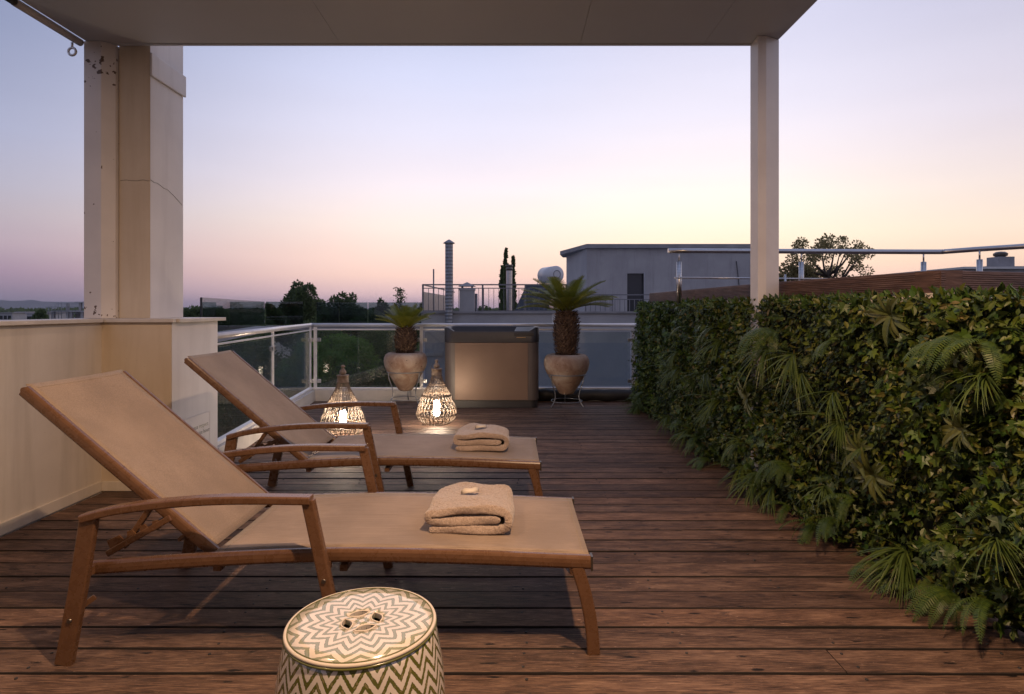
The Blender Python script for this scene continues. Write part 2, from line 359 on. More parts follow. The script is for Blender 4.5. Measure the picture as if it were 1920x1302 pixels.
M['concrete_old'] = simple('grey_render', (.27,.262,.27), (.345,.335,.345), 1.3, .85, .4, 25, dist=.006)
M['concrete_l'] = simple('pale_grey_render', (.31,.31,.325), (.42,.415,.42), 1.1, .85, .4, 25, dist=.006)
M['concrete_b'] = simple('blue_grey_rendered_wall', (.28,.30,.345), (.33,.35,.395), .8, .85, .3, 18, dist=.006)
M['roofgrey'] = simple('grey_roof_slab', (.22,.215,.225), (.32,.31,.32), 2, .85, .4, 15, dist=.01)
M['darkglass'] = simple('dark_window_glass', (.018,.020,.025), (.028,.030,.036), 2, .12, 0)
M['railgrey'] = simple('grey_painted_railing', (.14,.14,.155), (.20,.20,.215), 5, .5, .1, 40, metal=.3)
M['tank'] = simple('white_enamel_tank', (.50,.50,.52), (.60,.60,.62), 4, .3, .05, 20)
M['tub_dark'] = simple('charcoal_moulded_plastic', (.022,.020,.022), (.032,.029,.031), 5, .42, .12, 300, dist=.0006)
M['tub_body'] = simple('bronze_brown_panel', (.16,.105,.078), (.19,.125,.092), 1.5, .42, .08, 300, spec=.5, metal=.3, dist=.0005)
M['tub_side'] = simple('dark_taupe_corner_panel', (.085,.068,.062), (.10,.08,.073), 1.5, .45, .08, 300, dist=.0005)
M['brass'] = simple('brass_badge', (.6,.40,.2), (.75,.55,.3), 20, .3, 0, metal=1)
M['kerb'] = simple('off_white_painted_kerb', (.44,.41,.385), (.57,.53,.50), 4, .7, .5, 35, dist=.003)
M['ground'] = simple('dry_ground', (.045,.042,.032), (.085,.075,.058), .03, .95, .3, 1)
M['sea'] = simple('sea_water', (.03,.05,.07), (.04,.06,.085), .01, .35, .2, .05)
M['hill'] = simple('distant_hillside', (.05,.06,.05), (.08,.08,.07), .002, .9, .3, .01)
M['text'] = simple('black_print', (.015,.015,.017), (.02,.02,.022), 5, .5, 0)
M['house_white'] = simple('white_house_wall', (.55,.54,.52), (.65,.63,.6), 1, .8, .1, 10)
M['lily'] = simple('lily_tan', (.3,.2,.1), (.4,.3,.15), 30, .6, .2, 60)
# ================================================================== THE DECK
deck = MB().box(-3.0, 2.9, -2.2, 8.42, -.24, -.075).build('deck', M['black']); tag(deck, kind='structure')  # black base below the planks, its colour carries the shade of the gaps
PITCH = .1522; variants = []
def plank_mesh(i, x0, x1):
    m = MB(); w = PITCH-.006-random.uniform(0,.003); n = 13; r = random.Random(i); xs = [x0+(x1-x0)*k/(n-1) for k in range(n)]
    prof = [(0,-.030), (.0,-.0035), (.003,0), (w-.004,0), (w,-.004), (w,-.030)]
    vs = []
    for x in xs:
        dz = r.uniform(-.0012, .0012); dy = r.uniform(-.0012, .0012)
        vs += [(x, y+dy*(1 if y > w/2 else -1), z+dz) for y, z in prof]
    k = len(prof); fs = [(a*k+b, a*k+(b+1) % k, (a+1)*k+(b+1) % k, (a+1)*k+b) for a in range(n-1) for b in range(k)]
    fs += [tuple(range(k)), tuple(reversed(range((n-1)*k, n*k)))]
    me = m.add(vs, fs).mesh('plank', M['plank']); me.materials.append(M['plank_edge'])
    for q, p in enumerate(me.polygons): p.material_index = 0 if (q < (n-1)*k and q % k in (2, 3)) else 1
    return me
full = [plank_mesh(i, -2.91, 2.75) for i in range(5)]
cuts = {}
screws = MB(); k = 0; y = 8.36-PITCH
while y > .2:
    row = [random.choice(full)]
    if k in (3, 9, 16, 23, 34, 40):
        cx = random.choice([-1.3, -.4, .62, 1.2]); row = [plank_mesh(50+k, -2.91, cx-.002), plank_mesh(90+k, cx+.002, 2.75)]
    for me in row:
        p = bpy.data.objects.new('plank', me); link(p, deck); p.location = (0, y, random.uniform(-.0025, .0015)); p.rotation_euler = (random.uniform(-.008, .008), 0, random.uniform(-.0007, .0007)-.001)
    for sx_ in (-2.35, -1.75, -1.15, -.55, .05, .65, 1.25, 1.85):
        for sy_ in (.03, .115):
            if random.random() < .85:
                px_, py_ = sx_+random.uniform(-.012, .012), y+sy_+random.uniform(-.006, .006)
                screws.lathe([(.0055, .0014), (.0062, -.004)], 7, px_, py_, caps=True)
    y -= PITCH; k += 1
s = screws.build('screw', M['black'], deck); tag(s, kind='stuff')
# ================================================================== LEFT WALL, PILLAR
w = thing('parapet_wall', 'cream rendered parapet wall along the left edge of the deck, with marble coping', 'wall', (-3.05, 1, 0))
def P(mb, n, m, par, **k):
    o = mb.build(n, M[m] if isinstance(m, str) else m, par, **k); 
    o.matrix_parent_inverse = par.matrix_world.inverted() if False else Matrix.Translation(-Vector(par.location)) ; return o
P(MB().box(-3.16, -2.94, -2.3, 4.24, -.3, 1.205), 'wall', 'plaster', w)
for a, b in ((-2.3, 1.1), (1.106, 3.0), (3.006, 4.205)):
    P(MB().box(-3.20, -2.90, a, b, 1.205, 1.232), 'coping_stone', 'stone', w, bevel=.004)
P(MB().box(-2.94, -2.925, -2.3, 4.225, 0.0, .075), 'skirting', 'plaster', w, bevel=.004)
pl = thing('pillar', 'square cream pillar on a wider base carrying the left side of the canopy', 'pillar', (-2.7, 4.5, 0))
P(MB().box(-3.16, -2.44, 4.24, 4.90, -.3, 1.205), 'base', 'plaster_ochre', pl, bevel=.004)
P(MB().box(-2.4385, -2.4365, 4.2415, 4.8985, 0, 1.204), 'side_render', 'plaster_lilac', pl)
P(MB().box(-2.93, -2.425, 4.225, 4.24, 0, .07), 'skirting', 'plaster', pl, bevel=.004)
P(MB().box(-2.92, -2.41, 4.21, 4.235+.02, 1.205, 1.233), 'coping_stone', 'stone', pl, bevel=.004)
P(MB().box(-2.92, -2.39, 4.257, 4.95, 1.205, 1.232), 'coping_stone', 'stone', pl, bevel=.004)
P(MB().box(-3.20, -2.922, 4.208, 4.95, 1.205, 1.232), 'coping_stone', 'stone', pl, bevel=.004)
sh = P(MB().box(-2.915, -2.686, 4.39, 4.83, 1.232, 3.8), 'shaft', 'plaster_ochre', pl, bevel=.004)
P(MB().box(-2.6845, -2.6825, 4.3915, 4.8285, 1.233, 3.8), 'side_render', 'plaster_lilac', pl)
# crack running round the shaft
ck = MB(); pts = [(-2.905+.022*i, 4.3885, 2.255+random.uniform(-.004, .004)) for i in range(11)]
ck.tube(pts, .0013, 4); pts = [(-2.681, 4.392+.042*i, 2.255-.0022*i*i*.5+random.uniform(-.008, .006)) for i in range(11)]; ck.tube(pts, .0013, 4)
P(ck, 'crack', 'black', pl)
mo = MB().box(-2.6815, -2.664, 4.38, 4.845, 3.03, 3.20); P(mo, 'moulding', 'plaster_lilac', pl, bevel=.006)
# ================================================================== CANOPY
cn = thing('canopy_roof', 'flat painted metal canopy roof with seamed ceiling above the loungers', 'canopy', (-.6, 1, 3.25))
xs = [-3.10, -1.262, .502, 1.41, 1.93]
for a, b in zip(xs[:-1], xs[1:]):
    for y0, y1 in ((-2.3, .5), (.506, 4.36)):
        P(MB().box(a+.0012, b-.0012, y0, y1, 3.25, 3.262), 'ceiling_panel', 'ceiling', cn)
P(MB().box(-3.11, 1.94, -2.32, 4.37, 3.266, 3.42), 'roof_slab', 'white_steel', cn)
P(MB().box(-3.10, 1.93, 4.345, 4.368, 3.242, 3.2655), 'edge_trim', 'ceiling', cn)
et = MB().tube([(-3.128, -2.3, 3.232), (-3.128, 3.55, 3.232)], .027, 12).tube([(-3.128, 3.72, 3.232), (-3.128, 4.29, 3.232)], .027, 12); P(et, 'edge_tube', 'white_steel', cn)
P(MB().tube([(-3.128, 3.54, 3.232), (-3.128, 3.73, 3.232)], .024, 12), 'edge_tube', M['dark_metal'], cn)
hk = MB().tube([(-3.15, 4.24, 3.21), (-3.15, 4.24, 3.17)], .008, 8)
hk.tube([(-3.15+.027*math.cos(a), 4.24, 3.145+.027*math.sin(a)) for a in [2*PI*i/16 for i in range(16)]], .009, 6, closed=True); P(hk, 'ring_hook', 'alu', cn)
lp = MB().prism([(-3.11,4.30),(-2.985,4.30),(-2.92,4.36),(-2.92,4.44),(-3.11,4.44)], 1.233, 3.248).build('canopy_post', M['chipped'], bevel=.002)
tag(lp, 'white steel post with peeling paint, standing against the left pillar on the parapet', 'post', 'canopy posts')
rp = MB().prism([(1.755,4.22),(1.812,4.22),(1.93,4.28),(1.93,4.36),(1.755,4.36)], 0, 3.248).build('canopy_post', M['white_steel'], bevel=.002)
tag(rp, 'white steel post at the right rising from behind the hedge up to the canopy corner', 'post', 'canopy posts')
# house wall and ceiling lights behind the camera
hw = thing('house', 'pale house wall with glass sliding door behind the terrace', 'house', (-.6, -2.4, 0))
P(MB().box(-3.2, -1.6, -2.5, -2.33, -.3, 3.25), 'wall', 'plaster', hw); P(MB().box(1.4, 4.2, -2.5, -2.33, -.3, 3.25), 'wall', 'plaster', hw)
P(MB().box(-1.6, 1.4, -2.5, -2.33, 2.3, 3.25), 'wall', 'plaster', hw)
P(MB().box(-1.55, -.1, -2.42, -2.40, .03, 2.28), 'door_pane', 'darkglass', hw); P(MB().box(-.1, 1.35, -2.46, -2.44, .03, 2.28), 'door_pane', 'darkglass', hw)
LAMPS = [(.55, .95, 98, 'round ceiling downlight above the garden stool'), (-1.7, 1.25, 19, 'round ceiling downlight beside the left wall')]
for lx, ly, pw, lb in LAMPS:
    d = thing('ceiling_downlight', lb, 'ceiling light', (lx, ly, 3.25), group='canopy downlights')
    P(MB().lathe([(.075,3.249),(.075,3.235),(.055,3.232),(.055,3.249)], 24, lx, ly), 'bezel', 'alu', d)
    P(MB().lathe([(.001,3.244),(.054,3.244)], 24, lx, ly), 'lens', 'downlight', d)
    ld = bpy.data.lights.new('downlight_lamp', 'AREA'); ld.shape = 'DISK'; ld.size = .10; ld.energy = pw; ld.color = (1, .64, .38)
    lo = bpy.data.objects.new('downlight_lamp', ld); link(lo, d); lo.location = (0, 0, -.028)
# ================================================================== GLASS RAILING
RL0, RL1, RR = Vector((-2.50, 4.9, 0)), Vector((-2.88, 8.49, 0)), Vector((2.6, 8.49, 0))
kb = thing('railing_kerb', 'low white kerb under the glass railing at left and far end', 'kerb', (-2.8, 8.4, 0))
dl = (RL1-RL0).normalized()
def lp_(t, off=0, z=0):
    n = Vector((dl.y, -dl.x, 0)); p = RL0 + dl*t + n*off; return Vector((p.x, p.y, z))
LL = (RL1-RL0).length
m_ = MB(); m_.add([lp_(0,.09,-.2), lp_(LL,.09,-.2), lp_(LL,-.09,-.2), lp_(0,-.09,-.2), lp_(0,.07,.15), lp_(LL,.07,.15), lp_(LL,-.09,.15), lp_(0,-.09,.15)], [(0,1,2,3),(4,5,6,7),(0,1,5,4),(1,2,6,5),(2,3,7,6),(3,0,4,7)])
P(m_, 'kerb', 'kerb', kb, bevel=.006)
P(MB().box(-2.86, -.62, 8.42, 8.58, -.2, .15), 'kerb', 'kerb', kb, bevel=.006)
P(MB().box(-.62, 2.6, 8.43, 8.58, -.2, .15), 'kerb', 'kerb', kb, bevel=.006)
ch = MB(); ch.bar(lp_(0,0,.165), lp_(LL-.02,0,.165), .06, .03); P(ch, 'channel', 'alu', kb, bevel=.003)
P(MB().box(-2.86, 2.6, 8.465, 8.515, .15, .178), 'channel', 'alu', kb, bevel=.003)
P(MB().box(lp_(1.3).x-.03, lp_(1.3).x+.03, 6.1, 6.2, .18, .195), 'clip', 'alu', kb)
rg = thing('glass_railing', 'glass balustrade with white handrail around the far corner of the deck', 'railing', (-2.88, 8.49, 0))
def hr(a, b, r, n): P(MB().tube([a, b], r, 14), n, 'alu', rg)
hr(lp_(-.02,0,1.072), Vector((-2.88,8.49,1.072)), .027, 'handrail'); hr(Vector((-2.88,8.49,1.072)), Vector((2.6,8.49,1.072)), .027, 'handrail')
P(MB().lathe([(.001,1.101),(.02,1.097),(.028,1.085),(.028,1.06),(.001,1.044)], 14, -2.88, 8.49), 'corner_joint', 'alu', rg)
P(MB().box(-2.86, 2.6, 8.478, 8.502, .998, 1.018), 'under_rail', 'alu', rg, bevel=.002)
ur = MB(); ur.bar(lp_(0,0,1.0), lp_(LL,0,1.0), .02, .016); P(ur, 'under_rail', 'alu', rg)
def post(p, dirv):
    m = MB(); q = Vector((p[0], p[1], .60)); u = Vector(dirv).normalized()
    m.bar((p[0], p[1], .17), (p[0], p[1], 1.05), .045, .022, up=(-u.y, u.x, 0)); P(m, 'post', 'alu', rg, bevel=.002)
    for h in (.27, .86):
        for sg in (-1, 1):
            c = MB(); b = Vector((p[0], p[1], h)) + u*sg*.052
            c.bar(b-u*.028, b+u*.028, .03, .052); P(c, 'glass_clamp', 'steel', rg, bevel=.003)
for t in (1.75, LL-.05): pp = lp_(t); post((pp.x, pp.y), dl)
posts_x = [-2.82, -1.30, .22, 1.74]
for x in posts_x: post((x, 8.49), (1,0,0))
def pane(a, b, z0, z1, mat='glass', par=None, nm='glass_pane'):
    a, b = Vector(a), Vector(b); mid = (a+b)/2; m = MB(); m.bar((a.x,a.y,(z0+z1)/2), (b.x,b.y,(z0+z1)/2), .010, z1-z0); return P(m, nm, mat, par or rg)
pane(lp_(.05), lp_(1.70), .20, .975); pane(lp_(1.80), lp_(LL-.12), .20, .975)
for a, b in zip(posts_x, posts_x[1:]+[2.6]): pane((a+.05, 8.49), (b-.05, 8.49), .20, .975)
# black membrane roll at the foot of the far railing
bm_ = MB(); bm_.tube([(.36+i*.12, 8.36+.008*math.sin(i*1.3), .088+.006*math.sin(i*2.1)) for i in range(15)], [.082+.006*math.sin(i*1.7) for i in range(15)], 14)
bmo = bm_.build('membrane_roll', M['black']); tag(bmo, 'black rubber sheet rolled along the foot of the far railing behind the right palm', 'rubber roll')
# ================================================================== SIGN
sg = thing('notice_sign', 'small clear plexiglass notice about low noise hours on the pillar base', 'sign', (-2.43, 4.56, .3))
P(MB().box(-2.434, -2.430, 4.34, 4.76, .10, .475), 'plate', 'frosted', sg, bevel=.001)
def text(body, y, z, size, al='CENTER'):
    c = bpy.data.curves.new('t', 'FONT'); c.body = body; c.size = size; c.align_x = al; c.extrude = .0004; c.resolution_u = 2
    o = bpy.data.objects.new('t', c); C.objects.link(o); dg = bpy.context.evaluated_depsgraph_get(); me = bpy.data.meshes.new_from_object(o.evaluated_get(dg)); bpy.data.objects.remove(o)
    me.materials.clear(); me.materials.append(M['text']); q = bpy.data.objects.new('lettering', me); link(q, sg); q.location = Vector((-2.4290, y, z))-Vector(sg.location); q.rotation_euler = (PI/2, 0, PI/2); return q
P(MB().box(-2.4335, -2.4285, 4.756, 4.764, .10, .475).box(-2.4335, -2.4285, 4.34, 4.764, .475, .481), 'plate_edge', 'frosted', sg)
text('Please respect', 4.60, .375, .046); text('the low noise hours', 4.58, .325, .046); text('in Greece:', 4.58, .275, .046)
text('15:00 - 17:30', 4.58, .20, .062); text('23:00 - 07:00', 4.58, .125, .062)
ic = MB()
for i in range(6):
    a = i*PI/3; ic.tube([(-2.4295, 4.43+.012*math.cos(a)+.009*math.cos(b), .41+.012*math.sin(a)+.009*math.sin(b)) for b in [2*PI*j/8 for j in range(8)]], .0015, 4, closed=True)
P(ic, 'emblem', 'alu', sg)
# ================================================================== LOUNGER
def rect(w, h, r=.004): return [(-w/2+r,-h/2),(w/2-r,-h/2),(w/2,-h/2+r),(w/2,h/2-r),(w/2-r,h/2),(-w/2+r,h/2),(-w/2,h/2-r),(-w/2,-h/2+r)]
def tubeprof(w, h, n=14):
    return [((w/2)*math.copysign(abs(math.cos(a))**.7, math.cos(a)), (h/2)*math.copysign(abs(math.sin(a))**.7, math.sin(a))) for a in [2*PI*i/n for i in range(n)]]
def curve(pts, n=7):
    out = []
    P_ = [Vector(pts[0])*2-Vector(pts[1])] + [Vector(p) for p in pts] + [Vector(pts[-1])*2-Vector(pts[-2])]
    for i in range(1, len(P_)-2):
        for k in range(n):
            t = k/n; a, b, c, d = P_[i-1], P_[i], P_[i+1], P_[i+2]
            out.append(.5*((2*b)+(c-a)*t+(2*a-5*b+4*c-d)*t*t+(3*b-a-3*c+d)*t**3))
    out.append(Vector(pts[-1])); return out
def seat_z(x): return .352 + .026*math.exp(-((x-.62)/.75)**2) if True else 0
# local frame: x along the length (0 = rear leg foot side), y across, z up.  World x = lx - 1.64
def make_lounger(label, loc):
    t = thing('sun_lounger', label, 'sun lounger', loc, 0, 'sun loungers on the deck')
    def B(mb, n, m, par=t, **k): return mb.build(n, M[m], par, **k)
    for sgn in (-1, 1):
        yr, ya = sgn*.338, sgn*.405
        rail = curve([(.06,yr,.325),(.45,yr,.352),(.92,yr,.372),(1.4,yr,.366),(1.938,yr,.345)], 6)
        B(MB().sweep(rail, tubeprof(.036, .052), up=(0,1,0)), 'side_rail', 'frame')
        B(MB().bar((1.936,yr,.345), (1.944,yr,.345), .038, .054), 'end_cap', 'dark_metal')
        # foot leg, curved and tapering outwards
        B(MB().sweep(curve([(1.885,yr,.33),(1.918,yr,.22),(1.94,yr,.10),(1.948,yr,.0)], 5), rect(.03, .048), up=(0,1,0)), 'leg', 'frame', bevel=.002)
        # rear leg / arm / front arm leg
        B(MB().sweep([(.0,ya,0),(.052,ya,.28),(.092,ya,.535)], rect(.030, .062), up=(0,1,0)), 'leg', 'frame', bevel=.003)
        B(MB().sweep(curve([(.068,ya,.535),(.20,ya,.567),(.40,ya,.592),(.62,ya,.604),(.905,ya,.602)], 5), rect(.052, .030), up=(0,1,0)), 'armrest', 'frame', bevel=.005)
        B(MB().sweep([(.893,ya,.600),(.965,ya,.27),(1.02,ya,.0)], rect(.032, .046), up=(0,1,0)), 'leg', 'frame', bevel=.003)
        for bx, bz in ((.03,.165), (.955,.31)):
            B(MB().tube([(bx,ya-sgn*.02,bz),(bx,ya+sgn*.021,bz)], .008, 8), 'bolt', 'dark_metal')
        B(MB().bar((.945,ya-sgn*.02,.34),(.945,yr+sgn*.0,.34),.03,.03), 'spacer', 'frame')
        B(MB().bar((.062,ya-sgn*.01,.325),(.062,yr,.325),.03,.03), 'spacer', 'frame')
        # backrest rail
        yb = sgn*.285; a, b = Vector((.50, yb, .352)), Vector((-.245, yb, .985))
        br = B(MB().sweep([a, b], tubeprof(.034, .046), up=(0,1,0)), 'backrest_rail', 'frame')
        # notched rack and prop bar
        rk = MB()
        q = [(-.0,0),(.30,.0),(.30,.03),(.27,.034),(.262,.018),(.235,.016),(.225,.036),(.195,.036),(.188,.018),(.16,.016),(.15,.036),(.12,.036),(.112,.018),(.085,.016),(.075,.036),(.0,.036)]
        th = math.atan2(.115, .26); o_ = Vector((.10, sgn*.30, .375))
        vs = [(o_.x+u*.7*math.cos(th)-w_*1.1*math.sin(th), o_.y+dy, o_.z+u*.7*math.sin(th)+w_*1.1*math.cos(th)) for dy in (-.003,.003) for u, w_ in q]; n = len(q)
        rk.add(vs, [tuple(range(n)), tuple(reversed(range(n,2*n)))]+[(i,(i+1)%n,n+(i+1)%n,n+i) for i in range(n)]); B(rk, 'notched_rack', 'frame')
        B(MB().bar((.085,sgn*.30,.36),(.33,sgn*.30,.50),.016,.024), 'prop_bar', 'frame', bevel=.003)
        B(MB().bar((.13,sgn*.27,.375),(.245,sgn*.27,.545),.02,.022), 'prop_bar', 'frame', bevel=.003)
        B(MB().bar((-.02,sgn*.375,.15),(.06,sgn*.33,.21),.012,.02), 'lever', 'frame', bevel=.002)
    B(MB().tube([(.15,-.27,.40),(.15,.27,.40)], .012, 10), 'cross_bar', 'frame')
    B(MB().tube([(.24,-.28,.545),(.24,.28,.545)], .011, 10), 'cross_bar', 'frame')
    B(MB().tube([(-.25,-.285,.985),(-.25,.285,.985)], .013, 10), 'cross_bar', 'frame')
    for x in (.52, 1.0, 1.88): B(MB().bar((x,-.33,.318),(x,.33,.318),.03,.026), 'cross_bar', 'frame', bevel=.003)
    # seat sling and back sling, thin cloth with sag
    def cloth(p0, p1, yw, sag, hem, name):
        n, k = 26, 14; V = []; F = []
        for side in (0, 1):
            for i in range(n+1):
                u = i/n; c = p0(u)
                for j in range(k+1):
                    v = j/k*2-1; s_ = sag*(1-v*v)*(math.sin(PI*min(1, max(0, .06+u*.9)))**.5)
                    nn = p1(u); V.append(tuple(Vector((c.x, v*yw, c.z)) - nn*(s_+side*.003)))
        st = (n+1)*(k+1); g = lambda s_, i, j: s_*st+i*(k+1)+j
        for i in range(n):
            for j in range(k):
                F.append((g(0,i,j),g(0,i,j+1),g(0,i+1,j+1),g(0,i+1,j))); F.append((g(1,i,j),g(1,i+1,j),g(1,i+1,j+1),g(1,i,j+1)))
        for i in range(n): F.append((g(0,i,0),g(0,i+1,0),g(1,i+1,0),g(1,i,0))); F.append((g(0,i,k),g(1,i,k),g(1,i+1,k),g(0,i+1,k)))
        for j in range(k): F.append((g(0,0,j),g(1,0,j),g(1,0,j+1),g(0,0,j+1))); F.append((g(0,n,j),g(0,n,j+1),g(1,n,j+1),g(1,n,j)))
        o = MB().add(V, F, True).build(name, M['sling'], t)
        st_ = MB()
        for uu in hem:
            c = p0(uu); nn = p1(uu)
            st_.tube([tuple(Vector((c.x, v*yw, c.z))-nn*(sag*(1-v*v)*(math.sin(PI*min(1, max(0, .06+uu*.9)))**.5)-.0006)) for v in [q_/10-1 for q_ in range(21)]], .0009, 4)
        for v in (-.955, .955):
            st_.tube([tuple(Vector((p0(u).x, v*yw, p0(u).z))+p1(u)*(.0006-sag*(1-v*v)*(math.sin(PI*min(1, max(0, .06+u*.9)))**.5))) for u in [q_/24 for q_ in range(25)]], .0009, 4)
        st_.build('stitching', M['stitch'], o)
    rp_ = curve([(.06,0,.325),(.45,0,.352),(.92,0,.372),(1.4,0,.366),(1.938,0,.345)], 20)
    def seat(u):
        x = .515+u*(1.932-.515); q = min(rp_, key=lambda p: abs(p.x-x)); return Vector((x, 0, q.z+.026))
    up = Vector((0,0,1)); cloth(seat, lambda u: up, .330, .012, (.985,.02), 'seat_sling')
    a, b = Vector((.485, 0, .375)), Vector((-.252, 0, 1.0)); d = (b-a).normalized(); nb = Vector((-d.z*-1, 0, d.x*-1)); nb = Vector((d.z, 0, -d.x)); 
    if nb.z < 0: nb = -nb
    cloth(lambda u: a.lerp(b, u)+nb*.012, lambda u: nb, .280, .015, (.975,.03), 'back_sling')
    return t
LY = 2.575
lg1 = make_lounger('nearer taupe sling sun lounger with brown arms, behind the patterned stool', (-1.64, LY, 0))
lg2 = copy_tree(lg1); lg2.location = (-1.765, LY+1.372, 0)
lg2['label'] = 'farther taupe sling sun lounger, in front of the rattan lanterns'
# ================================================================== TOWELS
def make_towel(label, loc, seed, rz):
    t = thing('towel', label, 'towel', loc, rz, 'folded towels on the loungers')
    r = random.Random(seed); L = .17
    # centre line of the folded ribbon in x-z (thickness th)
    th = .033
    cl = [(-.155,.017),(-.08,.017),(.0,.019),(.09,.016),(.130,.018)]
    cl += [(.138+.036*math.sin(a), .054-.037*math.cos(a)) for a in [PI*k/6 for k in range(1,6)]]
    cl += [(.12,.092),(.05,.096),(-.05,.095),(-.12,.092)]
    cl += [(-.138-.022*math.sin(a), .0720+.020*math.cos(a)) for a in [PI*k/5 for k in range(1,5)]]
    cl += [(-.12,.053),(-.05,.051),(.04,.052),(.140,.055)]
    pts = curve([(x,0,z) for x, z in cl], 4); m = len(pts); outer = []; inner = []
    for i, p in enumerate(pts):
        d = (pts[min(i+1,m-1)]-pts[max(i-1,0)]).normalized(); n = Vector((-d.z,0,d.x)); h = th/2*(1-.35*(i in (0,m-1)))
        outer.append(p+n*h); inner.append(p-n*h)
    ring = outer+inner[::-1]; k = len(ring); ny = 26; V = []; F = []
    ph = [r.uniform(0,6) for _ in range(6)]
    for j in range(ny+1):
        v = j/ny*2-1; y = v*L
        edge = 1-.5*max(0, abs(v)-.9)*10*.25
        for i, q in enumerate(ring):
            hh = q.z/.105
            w_ = .006*math.sin(q.x*21+ph[0]+y*5)*hh+.004*math.sin(y*23+ph[1]+q.x*9)*hh+.003*math.sin(q.x*38+y*30+ph[2])*hh
            if v > .75: w_ += .008*hh*math.sin(q.x*34+ph[3])*(v-.75)*4
            pinch = .016*math.exp(-((q.x-.0)**2+(y-.02)**2)/.0022)*(hh > .9)
            yy = y*(1+.05*hh*-1)+.005*math.sin(q.x*25+ph[4]+q.z*60)
            V.append((q.x*(1-.05*(v+1)/2)+.004*math.sin(y*19+ph[5]+q.z*30), yy, max(.0005, q.z+w_-pinch)))
    for j in range(ny):
        for i in range(k): F.append((j*k+i, j*k+(i+1)%k, (j+1)*k+(i+1)%k, (j+1)*k+i))
    n2 = m
    for e, s_ in ((0, 1), (ny, -1)):
        for i in range(m-1):
            f = (e*k+i, e*k+i+1, e*k+k-2-i, e*k+k-1-i); F.append(f if s_ < 0 else f[::-1])
    o = MB().add(V, F, True).build('cloth', M['towel'], t)
    sub = o.modifiers.new('sub', 'SUBSURF'); sub.levels = 2; sub.render_levels = 2
    tx = bpy.data.textures.get('fuzz') or bpy.data.textures.new('fuzz', 'CLOUDS'); tx.noise_scale = .006; tx.noise_depth = 1
    dm = o.modifiers.new('fuzz', 'DISPLACE'); dm.texture = tx; dm.strength = .006; dm.mid_level = .5
    # leaf-shaped cloth tag standing on top
    q = MB(); n = 10; vs = []
    for i in range(n+1):
        u = i/n; wv = .020*math.sin(PI*u)**.7; x = -.042+.084*u; zz = .119+.010*math.sin(PI*u)
        vs += [(x, -wv+.012, zz-.004), (x, .012, zz+.010+.004*math.sin(u*9)), (x, wv+.012, zz-.002)]
    fs = [(3*i+j, 3*i+j+1, 3*i+j+4, 3*i+j+3) for i in range(n) for j in range(2)]
    ob = q.add(vs, fs, True).build('cloth_tag', M['label'], t); so = ob.modifiers.new('s','SOLIDIFY'); so.thickness = .002; ob.rotation_euler = (0,0,.45)
    return t
tw1 = make_towel('folded beige towel on the nearer sun lounger', (-.178, 2.575, .382), 3, -.03)
tw2 = make_towel('folded beige towel on the farther sun lounger', (-.205, 3.985, .382), 8, -.02)
# ================================================================== GARDEN STOOL
st = thing('garden_stool', 'cream and green zigzag ceramic garden stool in the foreground', 'stool', (-.405, 1.598, 0))
def chevmat(name, top):
    t = MT(name, .16, .6); c = t.n('ShaderNodeTexCoord').outputs['Object']; s = t.n('ShaderNodeSeparateXYZ', {0: c}); x, y, z = s.outputs
    nz = t.math('SUBTRACT', t.noise(t.coord((1,1,1)), 160, 2), .5)
    th = t.math('ARCTAN2', y, x); N = 14 if top else 22
    f = t.math('FRACT', t.math('MULTIPLY', th, N/(2*PI))); tri = t.math('ABSOLUTE', t.math('SUBTRACT', t.math('MULTIPLY', f, 2.0), 1.0))
    if top:
        r = t.math('SQRT', t.math('ADD', t.math('MULTIPLY', x, x), t.math('MULTIPLY', y, y)))
        val = t.math('ADD', t.math('DIVIDE', r, .0300), t.math('MULTIPLY', t.math('MULTIPLY', tri, t.math('MINIMUM', t.math('DIVIDE', r, .09), 1.0)), 1.0))
    else:
        val = t.math('ADD', t.math('DIVIDE', z, .0355), t.math('MULTIPLY', tri, 1.25))
    val = t.math('ADD', val, t.math('MULTIPLY', nz, .26)); fr = t.math('FRACT', val)
    d = t.math('ABSOLUTE', t.math('SUBTRACT', fr, .5))
    band = t.math('LESS_THAN', d, .215 if top else .22); core = t.math('LESS_THAN', d, .13)
    if top: gr, gc = (.20,.22,.15), (.27,.28,.20)
    else: gr, gc = (.10,.105,.02), (.21,.18,.075)
    pig = t.mix(t.math('GREATER_THAN', t.noise(t.coord((1,1,1)), 70, 3), .42), gc, gr) if not top else t.mix(core, gr, gc)
    if not top: pig = t.mix(core, gr, pig)
    cream = t.ramp(t.noise(t.coord((1,1,1)), 9, 3), [(.3, (.62,.55,.47)), (.7, (.70,.63,.55))])
    t.col(t.mix(band, cream, pig)); t.bump(band, .15, .0006); t.p.inputs['Coat Weight'].default_value = .5; t.p.inputs['Coat Roughness'].default_value = .08; return t.m
m_side, m_top = chevmat('zigzag_glaze_side', False), chevmat('zigzag_glaze_top', True)
prof = [(.155,.0),(.170,.01),(.192,.06),(.212,.13),(.222,.20),(.223,.26),(.218,.33),(.208,.39),(.200,.43),(.195,.449)]
MB().lathe(prof+[(.185,.449),(.185,.02)], 72).build('body', m_side, st)
gl = MT('cream_glaze_rim', .35, .35).col((.58,.51,.42)).m; gl2 = MT('green_glaze_line', .2, .6).col((.12,.12,.03)).m
MB().tube([(.1945*math.cos(a), .1945*math.sin(a), .4535) for a in [2*PI*i/72 for i in range(72)]], .0048, 10, closed=True).build('rim', gl, st)
MB().tube([(.1975*math.cos(a), .1975*math.sin(a), .4465) for a in [2*PI*i/72 for i in range(72)]], .0035, 6, closed=True).build('rim_line', gl2, st)
